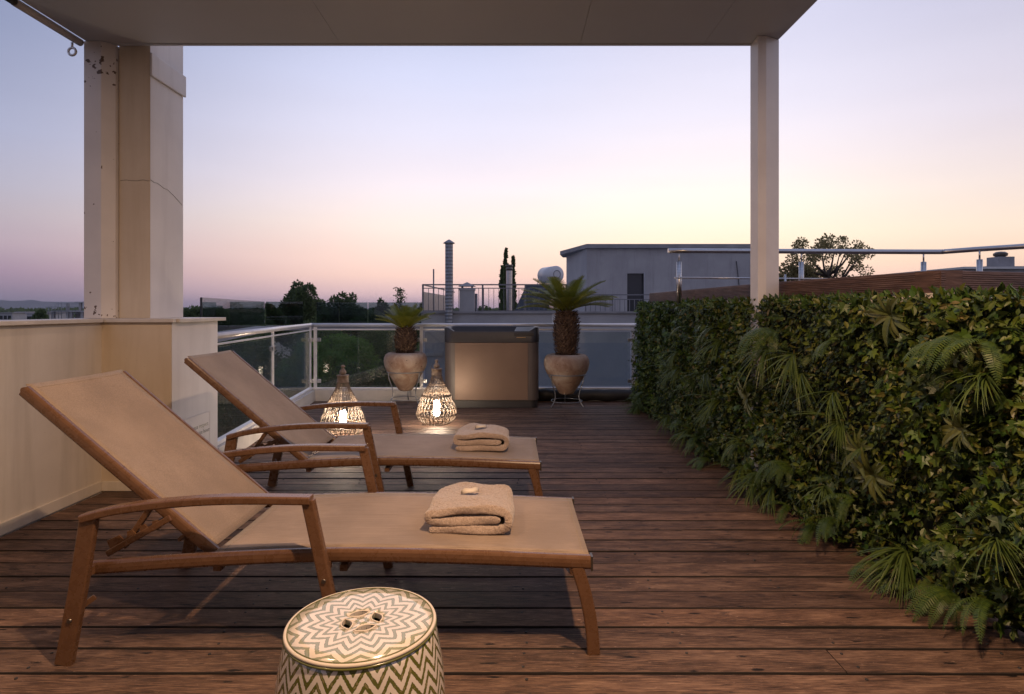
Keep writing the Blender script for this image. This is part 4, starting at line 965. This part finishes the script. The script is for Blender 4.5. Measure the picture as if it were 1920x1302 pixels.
T('shadowy tree at the glass corner post', 560, 612, 110, 34, 300, n=20000, leaf=.12, clumps=34)
T('dark tree low behind the left glass, next to the pillar base', 395, 660, 150, 18, 320, n=22000, leaf=.09, clumps=40)
T('low bushy tree below the bright pine crown', 640, 690, 180, 15, 200, n=22000, leaf=.08, clumps=34)
T('dark tree filling the space under the drooping tree', 745, 665, 120, 17, 240, n=18000, leaf=.08, clumps=34)
T('dark bushy tree at the foot of the left glass panes', 500, 745, 230, 13, 240, n=24000, leaf=.07, clumps=40)
T('dark tree between the far trees, in the middle of the gap', 600, 600, 130, 42, 220, n=15000, leaf=.15, clumps=34)
T('dark tree behind the screens beside the pillar', 450, 598, 150, 40, 220, n=15000, leaf=.15, clumps=34)
T('dark tree standing between the drooping tree and the grey building', 700, 596, 110, 40, 220, n=13000, leaf=.15, clumps=34)
T('airy olive-brown tree rising above the steel railing on the right', 1552, 421, 150, 30, 170, 'treeolive', n=5200, leaf=.12, airy=1.7, clumps=60)
T('lower olive tree left of the airy tree, beside the right canopy post', 1488, 474, 90, 31, 110, 'treeolive', n=4500, leaf=.13, airy=1.3, clumps=34)
T('short dense tree at the foot of the airy tree', 1545, 492, 130, 33, 80, 'treeolive', n=5000, leaf=.13, airy=.8)
T('low tree behind the roof balustrade, between the two flues', 905, 572, 70, 70, 90, n=5000)
T('low tree behind the roof balustrade near the palm', 1010, 572, 60, 75, 90, n=5000)
T('low distant tree poking above the left parapet', 74, 578, 22, 130, 60, n=2500)
def cypress(label, p, topy, wpx, Y):
    X, zt = px(p, Y), pz(topy, Y); W = wpx*Y/1110/2; H = 7.0; n = 7000
    t = thing('cypress_tree', label, 'cypress', (X, Y, G), 0, 'cypresses behind the grey roof')
    u = rng.random(n); r = W*np.interp(u, [0,.5,.85,1], [1.0,.8,.42,.05])*np.sqrt(rng.random(n))*(1+.35*np.sin(u*55)+.5*(rng.random(n)>.93)); a = rng.uniform(0,2*PI,n)
    pos = np.stack([r*np.cos(a)+.10*W*np.sin(u*14), r*np.sin(a), (zt-G)-H*(1-u)], 1); B = unit(rng.normal(size=(n,3))*.5+np.array([0,0,1.3])); A, Nn = frames(n, B)
    V, F = scatter([(0,0,0),(.3,.45,.05),(0,1,0),(-.3,.45,.05)], [(0,1,2,3)], pos, A, B, Nn, rng.uniform(.10,.24,n)); c = bpy.data.objects.new('crown', npmesh('crown', V, F, M['treedark'])); link(c, t)
    MB().tube([(0,0,0),(0,0,zt-G-1.5)], [.16,.04], 6).build('trunk', M['bark'], t)
cypress('tallest thin cypress directly left of the second steel flue', 948, 469, 13, 42)
cypress('thin cypress just right of the second steel flue', 962, 483, 12, 43)
cypress('shorter cypress left of the tallest one', 941, 502, 11, 41)
# tall flowering stalk behind the small palm
fs = thing('flower_stalk', 'thin arching plant stalk above the smaller palm', 'plant', (px(750,13), 13, -1))
FX = px(750,13)
fsm = MB().tube(curve([(0,0,0),(0,0,pz(600,13)+1),(.0,0,pz(560,13)+1),(-.02,0,pz(545,13)+1),(-.07,0,pz(539,13)+1),(-.14,0,pz(541,13)+1)], 4), .008, 5); fsm.build('stem', M['bark'], fs)
n = 420; u = rng.random(n); pos = np.stack([rng.normal(0,.05,n), rng.normal(0,.05,n), pz(585,13)+1+u*(pz(541,13)-pz(585,13))], 1); B = unit(rng.normal(size=(n,3))); A, Nn = frames(n, B)
V, F = scatter([(0,0,0),(.3,.45,.05),(0,1,0),(-.3,.45,.05)], [(0,1,2,3)], pos, A, B, Nn, rng.uniform(.03,.06,n)); c = bpy.data.objects.new('foliage', npmesh('foliage', V, F, M['treedark'])); link(c, fs)
# ================================================================== GLASS SCREENS OF THE NEXT TERRACE
gs = thing('glass_screen', 'frameless grey glass screens on the neighbouring terrace edge, beyond the railing', 'glass screen', (-4.5, 10, 0))
g0, g1, g2 = Vector((-4.10, 7.8, 0)), Vector((-5.10, 12.2, 0)), Vector((-4.62, 12.9, 0))
def pan(a, b, z0, z1):
    m = MB(); a, b = Vector(a), Vector(b); m.bar((a.x,a.y,(z0+z1)/2),(b.x,b.y,(z0+z1)/2),.012,z1-z0); P(m, 'glass_pane', 'glass2', gs)
pan(g0, g1, .98, 1.455); pan(g1+Vector((.02,.02,0)), (px(568,12.6),12.6), .98, 1.455)
xsn = [px(593,12.7), px(636,12.7), px(690,12.7), px(745,12.7), px(790,12.7)]
for a, b in zip(xsn, xsn[1:]): pan((a+.008,12.7), (b-.008,12.7), .98, 1.445)
m = MB(); m.bar((g0.x,g0.y,1.215),(g0.x,g0.y+.02,1.215),.022,.48); P(m, 'edge_strip', 'black', gs)
m = MB(); m.bar((g0.x,g0.y,.90),(g1.x,g1.y,.90),.30,.10); m.bar((g1.x,g1.y+.15,.90),(px(568,12.75),12.75,.90),.30,.10); m.bar((px(568,12.9),12.9,.90),(px(790,12.9),12.9,.90),.30,.10); P(m, 'sill', 'roofgrey', gs)
for (x, y) in ((g0.x-.3, g0.y), ): P(MB().box(x-.12,x+.12,y-.12,y+.12,G,.85), 'support_column', 'concrete', gs)
# ================================================================== NEIGHBOUR BUILDING WITH ROOF TERRACE
nb = thing('neighbour_building', 'blue-grey rendered neighbour building with flat roof terrace behind the railing', 'building', (3, 16, G))
FY = 13.2; xl, xr = px(790, FY), 11.5; zp = pz(588, FY)
P(MB().box(xl, xr, FY, FY+11, G, .55), 'wall', 'concrete_b', nb)
P(MB().box(xl, xr, FY, FY+.22, .55, zp), 'parapet', 'concrete_l', nb); P(MB().box(xl-.05, px(1395,FY), FY-.05, FY+.27, zp, zp+.045), 'coping', 'roofgrey', nb)
P(MB().box(xl, xl+.2, FY+.22, FY+11, .55, zp), 'parapet', 'concrete_l', nb)
P(MB().box(px(1035,FY), px(1060,FY), FY-.012, FY, .9, zp), 'patch', 'house_white', nb)
P(MB().box(px(795,FY), px(829,FY), FY-.03, FY, pz(668,FY), pz(662,FY)), 'ledge', 'concrete_l', nb)
# rooftop room
ry = 19.0
rm = thing('rooftop_room', 'grey concrete rooftop room with overhanging roof slab and dark doorway', 'building', (px(1240,ry), ry, .55))
x0, x1 = px(1100,ry), px(1436,ry); zr = pz(466,ry); xs0 = px(1062,ry*1.14)
# room body: front wall with door opening
dx0, dx1, dz1 = px(1176,ry), px(1207,ry), pz(513,ry)
P(MB().box(x0, dx0, ry, ry+.25, .55, zr), 'wall', 'concrete', rm); P(MB().box(dx1, x1, ry, ry+.25, .55, zr), 'wall', 'concrete', rm); P(MB().box(dx0, dx1, ry, ry+.25, dz1, zr), 'wall', 'concrete', rm)
m = MB(); m.add([(x0,ry+.01,.55),(xs0,ry*1.14,.55),(xs0,ry*1.14,zr),(x0,ry+.01,zr),(x0+.25,ry+.2,.55),(xs0+.25,ry*1.14,.55),(xs0+.25,ry*1.14,zr),(x0+.25,ry+.2,zr)], [(0,1,2,3),(4,5,6,7),(0,1,5,4),(1,2,6,5),(2,3,7,6),(3,0,4,7)]); P(m, 'wall', 'concrete_l', rm)
P(MB().box(dx0-.02, dx1+.02, ry+.14, ry+.17, .55, dz1+.01), 'door', 'darkglass', rm)
P(MB().box(dx1, dx1+.0+.05, ry-.006, ry+.1, .55, dz1+.05), 'door_frame', 'concrete_l', rm)
ol = px(1050, ry*1.12); P(MB().prism([(px(1099,ry),ry-.12),(x1+.1,ry-.12),(x1+.1,ry+3.4),(ol+.2,ry+3.4),(ol,ry*1.12)], zr, zr+.13), 'roof_slab', 'roofgrey', rm)
P(MB().box(x1-.3, x1, ry+.25, ry+3.0, .55, zr), 'wall', 'concrete', rm)
P(MB().tube([(px(1392,ry),ry-.03,1.0),(px(1380,ry),ry-.03,pz(490,ry))], .012, 5), 'cable', 'black', rm)
# balustrade on the roof edge
BY = 13.9
bl = thing('roof_balustrade', 'grey metal balustrade with thin vertical bars on the neighbour roof', 'railing', (px(900,BY), BY, zp))
xa, xb = px(793,BY), px(1062,BY); zt, z2, zb_ = pz(533,BY), pz(540,BY), pz(584,BY)
P(MB().box(xa, xb, BY-.015, BY+.015, zt-.03, zt), 'top_rail', 'railgrey', bl); P(MB().box(xa, xb, BY-.01, BY+.01, z2-.02, z2), 'rail', 'railgrey', bl); P(MB().box(xa, xb, BY-.01, BY+.01, zb_, zb_+.02), 'rail', 'railgrey', bl)
bar_me = MB().box(-.006,.006,-.006,.006,0,z2-zb_).mesh('bar', M['railgrey'])
x = xa+.13
while x < xb:
    o = bpy.data.objects.new('bar', bar_me); link(o, bl); o.location = Vector((x, BY, zb_))-Vector(bl.location); x += .118
for x in (xa, px(905,BY), px(985,BY), xb): P(MB().box(x-.02,x+.02,BY-.02,BY+.02,zp-.4,zt-.01), 'post', 'railgrey', bl)
# receding left side with sheet panel
by2 = 20.0; P(MB().bar((xa,BY,zt-.015),(xa+.15,by2,zt-.015),.03,.03), 'top_rail', 'railgrey', bl)
P(MB().bar((xa,BY+.05,(zt+zp)/2-.12),(xa+.12,by2-1,(zt+zp)/2-.12),.02,zt-zp-.12), 'sheet_panel', 'galv', bl)
BY2 = 15.5; b2 = thing('roof_balustrade', 'grey metal balustrade with vertical bars in front of the rooftop doorway', 'railing', (px(1150,BY2), BY2, zp))
xa, xb = px(1098,BY2), px(1420,BY2); zt, z2, zb_ = pz(552,BY2), pz(561,BY2), pz(600,BY2)
P(MB().box(xa, xb, BY2-.015, BY2+.015, zt-.03, zt), 'top_rail', 'railgrey', b2); P(MB().box(xa, xb, BY2-.01, BY2+.01, z2-.02, z2), 'rail', 'railgrey', b2); P(MB().box(xa, xb, BY2-.01, BY2+.01, zb_, zb_+.02), 'rail', 'railgrey', b2)
bar2 = MB().box(-.008,.008,-.008,.008,0,z2-zb_).mesh('bar', M['railgrey']); x = xa
while x < px(1225,BY2):
    o = bpy.data.objects.new('bar', bar2); link(o, b2); o.location = Vector((x, BY2, zb_))-Vector(b2.location); x += .128
for x in (xa, px(1148,BY2), xb): P(MB().box(x-.02,x+.02,BY2-.02,BY2+.02,.55,zt-.01), 'post', 'railgrey', b2)
hs_ = MB().tube(curve([(px(1090,14.6),14.6,pz(585,14.6)),(px(1100,14.6),14.6,pz(597,14.6)),(px(1120,14.6),14.6,pz(603,14.6)),(px(1150,14.6),14.6,pz(600,14.6)),(px(1175,14.6),14.6,pz(594,14.6))], 6), .018, 7).build('hose', M['house_white']); tag(hs_, 'pale hose lying in a loop on the neighbour roof right of the tall palm', 'hose')
# flues and chimney
fy = 13.0; fx = px(842,fy)
fl = thing('steel_flue', 'tall ribbed galvanised flue pipe with conical cap, left on the grey roof', 'chimney flue', (fx, fy, G)); 
pr = []; z = .2
while z < pz(460,fy): pr += [(.086,z),(.086,z+.062),(.0878,z+.066),(.0878,z+.071)]; z += .075
P(MB().lathe(pr, 20, fx, fy), 'pipe', 'galv', fl); zc = pz(457,fy)
P(MB().lathe([(.125,zc),(.13,zc+.012),(.02,zc+.085),(.001,zc+.09)], 20, fx, fy), 'cap', 'galv', fl)
for a in range(3): P(MB().tube([(fx+.07*math.cos(a*2.1),fy+.07*math.sin(a*2.1),zc-.08),(fx+.07*math.cos(a*2.1),fy+.07*math.sin(a*2.1),zc+.02)], .006, 5), 'strut', 'galv', fl)
P(MB().box(fx-.02,fx+.02,fy+.08,fy+.22,.9,.94), 'bracket', 'galv', fl)
fy2 = 14.6; fx2 = px(955,fy2)
f2 = thing('steel_flue', 'shorter double-wall steel flue standing in front of the cypresses', 'chimney flue', (fx2, fy2, .55))
P(MB().lathe([(.078,.55),(.078,pz(508,fy2))], 18, fx2, fy2), 'pipe', 'steel', f2); P(MB().lathe([(.06,pz(508,fy2)),(.085,pz(507,fy2)),(.085,pz(503,fy2)),(.06,pz(502,fy2)),(.09,pz(500,fy2)),(.09,pz(497,fy2)),(.001,pz(496,fy2))], 18, fx2, fy2), 'cap', M['dark_metal'], f2)
cy = 13.35; cx = px(876,cy); ch_ = thing('chimney', 'short rendered square chimney with small pyramid cowl between the two flues', 'chimney', (cx, cy, .5)); hw_ = 13.5*cy/1110
P(MB().box(cx-hw_,cx+hw_,cy-hw_,cy+hw_,.4,pz(545,cy)), 'stack', 'concrete_l', ch_); P(MB().box(cx-hw_-.015,cx+hw_+.015,cy-hw_-.015,cy+hw_+.015,pz(545,cy),pz(541,cy)), 'collar', 'concrete_l', ch_)
for a in (-1,1):
    for b in (-1,1): P(MB().box(cx+a*.11-.015,cx+a*.11+.015,cy+b*.11-.015,cy+b*.11+.015,pz(541,cy),pz(537,cy)+.01), 'cowl_leg', 'concrete_l', ch_)
hc = hw_+.03; zc = pz(537.5,cy); m = MB(); m.add([(cx-hc,cy-hc,zc),(cx+hc,cy-hc,zc),(cx+hc,cy+hc,zc),(cx-hc,cy+hc,zc),(cx,cy,pz(530,cy)+.01)], [(0,1,2,3),(0,1,4),(1,2,4),(2,3,4),(3,0,4)]); P(m, 'cowl', 'roofgrey', ch_)
po = MB().tube([(px(813,14.2),14.2,.55),(px(813,14.2),14.2,pz(505,14.2))], .018, 7).build('aerial_pole', M['railgrey']); tag(po, 'thin bare metal pole left of the tall flue on the grey roof', 'pole')
p2 = MB().tube([(px(893,13.4),13.4,.55),(px(893,13.4),13.4,pz(551,13.4))], .03, 8).build('vent_pipe', M['railgrey']); tag(p2, 'dark vent pipe standing immediately right of the square chimney', 'pipe')
# solar water heater
sy = 16.5; sx0 = px(1032,sy); sz = pz(516,sy)
sh = thing('solar_water_heater', 'white solar water heater tank on a slanted frame left of the rooftop room', 'water heater', (sx0, sy, .55))
ax = Vector((.34,-.75,0)).normalized(); c0 = Vector((sx0,sy,sz)); R = .235; Lh = .36
def cyl(prs, n, m): 
    q = MB(); vs = []; fs_ = []; nn = 24; u = ax.cross(Vector((0,0,1))).normalized(); w_ = u.cross(ax)
    for d, r in prs: vs += [c0+ax*d+(u*math.cos(2*PI*k/nn)+w_*math.sin(2*PI*k/nn))*r for k in range(nn)]
    for i in range(len(prs)-1):
        for k in range(nn): fs_.append((i*nn+k, i*nn+(k+1)%nn, (i+1)*nn+(k+1)%nn, (i+1)*nn+k))
    P(q.add(vs, fs_, True), n, m, sh)
cyl([(-Lh,.01),(-Lh-.02,.17),(-Lh+.02,R),(Lh-.02,R),(Lh+.02,.19),(Lh+.02,.01)], 'tank', 'tank'); cyl([(Lh+.022,.095),(Lh+.035,.10),(Lh+.035,.11),(Lh+.022,.115)], 'hatch_ring', 'railgrey')
P(MB().bar((sx0-.15,sy,sz-.22),(px(985,sy),sy-.6,pz(582,sy)),.05,.03), 'frame', 'galv', sh); P(MB().bar((sx0+.2,sy,sz-.2),(sx0+.22,sy,.55),.04,.04), 'frame', 'galv', sh); P(MB().bar((sx0-.2,sy+.3,sz-.2),(sx0-.2,sy+.3,.55),.04,.04), 'frame', 'galv', sh)
P(MB().bar((sx0-.25,sy-.1,sz-.28),(px(990,sy),sy-.9,pz(590,sy)),.9,.05), 'collector', 'darkglass', sh)
P(MB().tube(curve([(sx0-.28,sy,sz-.05),(sx0-.36,sy,sz-.25),(sx0-.30,sy,sz-.4)], 4), .012, 5), 'pipe', 'tank', sh)
# right-hand distant roof with turbine vent
qy = 24; rr_ = thing('far_roof', 'pale flat roof at the right edge behind the steel railing', 'building', (px(1900,qy), qy, G))
P(MB().box(px(1803,qy), px(2250,qy), qy, qy+9, G, pz(505,qy)), 'wall', 'concrete_l', rr_); P(MB().box(px(1800,qy), px(2260,qy), qy-.2, qy+9.2, pz(505,qy), pz(501,qy)), 'roof_slab', 'house_white', rr_)
P(MB().box(px(1850,qy+1), px(2260,qy), qy+1, qy+6, pz(501,qy), pz(496,qy)), 'roof_slab', 'roofgrey', rr_)
vx = px(1895,qy-.1); tv_ = thing('turbine_vent', 'round turbine vent on a square stack at the far right', 'roof vent', (vx, qy+.4, pz(501,qy)))
P(MB().box(vx-.33,vx+.33,qy+.1,qy+.7,pz(501,qy)-.02,pz(481,qy)), 'stack', 'roofgrey', tv_); P(MB().lathe([(.12,pz(481,qy)),(.24,pz(478.5,qy)),(.25,pz(474,qy)),(.16,pz(471,qy)),(.001,pz(470,qy))], 16, vx, qy+.4, smooth=False), 'turbine', M['dark_metal'], tv_)
# white house glimpsed through the left panes
wy = 60; wh = thing('white_house', 'small white house glimpsed between trees through the left glass', 'house', (px(500,wy), wy, G)); wt_ = pz(636,wy)
P(MB().box(px(470,wy), px(514,wy), wy, wy+6, G, wt_), 'wall', 'house_white', wh); P(MB().box(px(468,wy), px(516,wy), wy-.2, wy+6.2, wt_, wt_+.2), 'roof', 'house_white', wh)
P(MB().box(px(480,wy), px(488,wy), wy-.03, wy, wt_-1.6, wt_-.5), 'window', 'darkglass', wh)
# ---- far town on the left: unfinished concrete block with scaffold, and low houses
ty = 160; uf = thing('unfinished_building', 'unfinished concrete building with scaffolding on top, far left beside the pillar', 'building', (px(130,ty), ty, G))
X0_, X1_ = px(95,ty), px(215,ty)
for zz in (566, 583, 598): P(MB().box(X0_+(2 if zz < 580 else 0)*3.2, X1_, ty, ty+12, pz(zz,ty)-.35, pz(zz,ty)), 'floor_slab', 'concrete_l', uf)
P(MB().box(X0_, X1_, ty+1, ty+12, G, pz(598,ty)-.35), 'wall', 'roofgrey', uf)
for q_ in (97,124,131,152,172): 
    P(MB().box(px(q_,ty)-.35, px(q_,ty)+.35, ty+.3, ty+.9, pz(598,ty), pz(583,ty)-.35), 'column', 'concrete', uf)
for q_ in (124,148,172): P(MB().box(px(q_,ty)-.3, px(q_,ty)+.3, ty+.3, ty+.9, pz(583,ty), pz(566,ty)-.35), 'column', 'concrete', uf)
P(MB().box(px(131,ty),px(145,ty),ty+2,ty+2.3,pz(598,ty),pz(583,ty)-.35), 'wall', 'concrete', uf)
P(MB().box(px(156,ty),X1_,ty+.4,ty+2.3,pz(583,ty),pz(577,ty)), 'wall', 'concrete_l', uf)
sc = MB()
for q_ in range(88,122,6): sc.tube([(px(q_,ty),ty-.5,pz(598,ty)),(px(q_,ty),ty-.5,pz(567 if q_ > 104 else 575,ty))], .07, 4)
for zz in (570,576,582,588): sc.tube([(px(108 if zz < 574 else 92,ty),ty-.5,pz(zz,ty)),(px(150,ty),ty-.5,pz(zz,ty))], .07, 4)
P(sc, 'scaffold', 'galv', uf)
r = random.Random(4)
towns = [(10,588,26,190,'pale low block at the left picture edge above the parapet'),(40,586,22,240,'small grey house second from the left edge above the parapet'),(60,589,20,175,'low white house between the left edge houses and the unfinished block'),(84,586,18,210,'grey house immediately left of the unfinished block'),(355,590,16,260,'tiny distant house beside the right edge of the pillar')]
for p_, q_, w_, Y_, lb in towns:
    b = thing('distant_house', lb, 'house', (px(p_,Y_), Y_, G), 0, 'houses of the far town'); hw = w_*Y_/1110/2; zt = pz(q_,Y_); xx = px(p_,Y_)
    P(MB().box(xx-hw,xx+hw,Y_,Y_+10,G,zt), 'wall', r.choice(['concrete_l','house_white','concrete']), b); P(MB().box(xx-hw-.3,xx+hw+.3,Y_-.3,Y_+10.3,zt,zt+.3), 'roof', 'roofgrey', b)
    for k in range(3): 
        wx = xx-hw*.6+hw*.6*k; P(MB().box(wx-.5,wx+.5,Y_-.04,Y_+.01,zt-1.9,zt-.7), 'window', 'darkglass', b)
# far-off town and woods as one mass
n = 2600; a = rng.uniform(-1.0,.9,n); d_ = rng.uniform(170,2300,n)**1.0; pos = np.stack([np.sin(a)*d_, np.cos(a)*d_, np.full(n,G)], 1); V = []; F = []
for i in range(n):
    if d_[i] < 2590/max(.1,math.cos(a[i])):
        w_ = r.uniform(3,9); h = r.uniform(3,9.5); x, y = pos[i,0], pos[i,1]; b = len(V); V += [(x+u*w_, y+v*w_, G+z_*h) for z_ in (0,1) for v in (-1,1) for u in (-1,1)]; F += [tuple(b+j for j in f) for f in ((4,5,7,6),(0,1,5,4),(2,6,7,3),(0,4,6,2),(1,3,7,5))]
ft = MB(); ft.v = V; ft.f = F; ft.sm = [False]*len(F); o = ft.build('far_town', M['concrete_l']); tag(o, 'far-off mass of pale town houses reaching the sea', 'town', kind='stuff')
n = 120000; a = rng.uniform(-1.0,.9,n); d_ = 110*np.exp(rng.uniform(0,3.0,n)); cl = np.floor(rng.random(n)*2600).astype(int); ca = rng.uniform(-1.0,.9,2600); cd_ = 90*np.exp(rng.uniform(0,3.2,2600)); cw = rng.uniform(2.5,6,2600)*(1+cd_/900)
q = unit(rng.normal(size=(n,3)))*rng.uniform(.6,1,(n,1)); hh = np.abs(q[:,2])*cw[cl]*1.0+cw[cl]*.4
pos = np.stack([np.sin(ca[cl])*cd_[cl]+q[:,0]*cw[cl], np.cos(ca[cl])*cd_[cl]+q[:,1]*cw[cl], G+np.minimum(hh*1.35, 10.5+cw[cl]*.12)], 1); k = pos[:,1] < 2590; pos = pos[k]; n2 = len(pos); B = unit(rng.normal(size=(n2,3))); A, Nn = frames(n2, B)
V, F = scatter([(0,0,0),(.4,.45,.05),(0,1,0),(-.4,.45,.05)], [(0,1,2,3)], pos, A, B, Nn, (.9+cd_[cl][k]/260)*rng.uniform(.6,1.3,n2)); o = bpy.data.objects.new('far_woods', npmesh('far_woods', V, F, M['treedark'])); link(o); tag(o, 'far-off mass of dark trees spreading to the coast', 'woods', kind='stuff')
# ================================================================== HAZE
hz = MB().box(-15500, 15500, -1600, 15500, G-3, 190).build('haze', None)
hm_ = bpy.data.materials.new('evening_haze'); hm_.use_nodes = True; nt = hm_.node_tree; nt.nodes.clear()
pv = nt.nodes.new('ShaderNodeVolumePrincipled'); pv.inputs['Color'].default_value = (.80,.80,.90,1); pv.inputs['Density'].default_value = .00004; om = nt.nodes.new('ShaderNodeOutputMaterial'); nt.links.new(pv.outputs[0], om.inputs['Volume'])
hz.data.materials.clear(); hz.data.materials.append(hm_); tag(hz, 'pale evening haze over the town and sea', 'haze', kind='stuff')
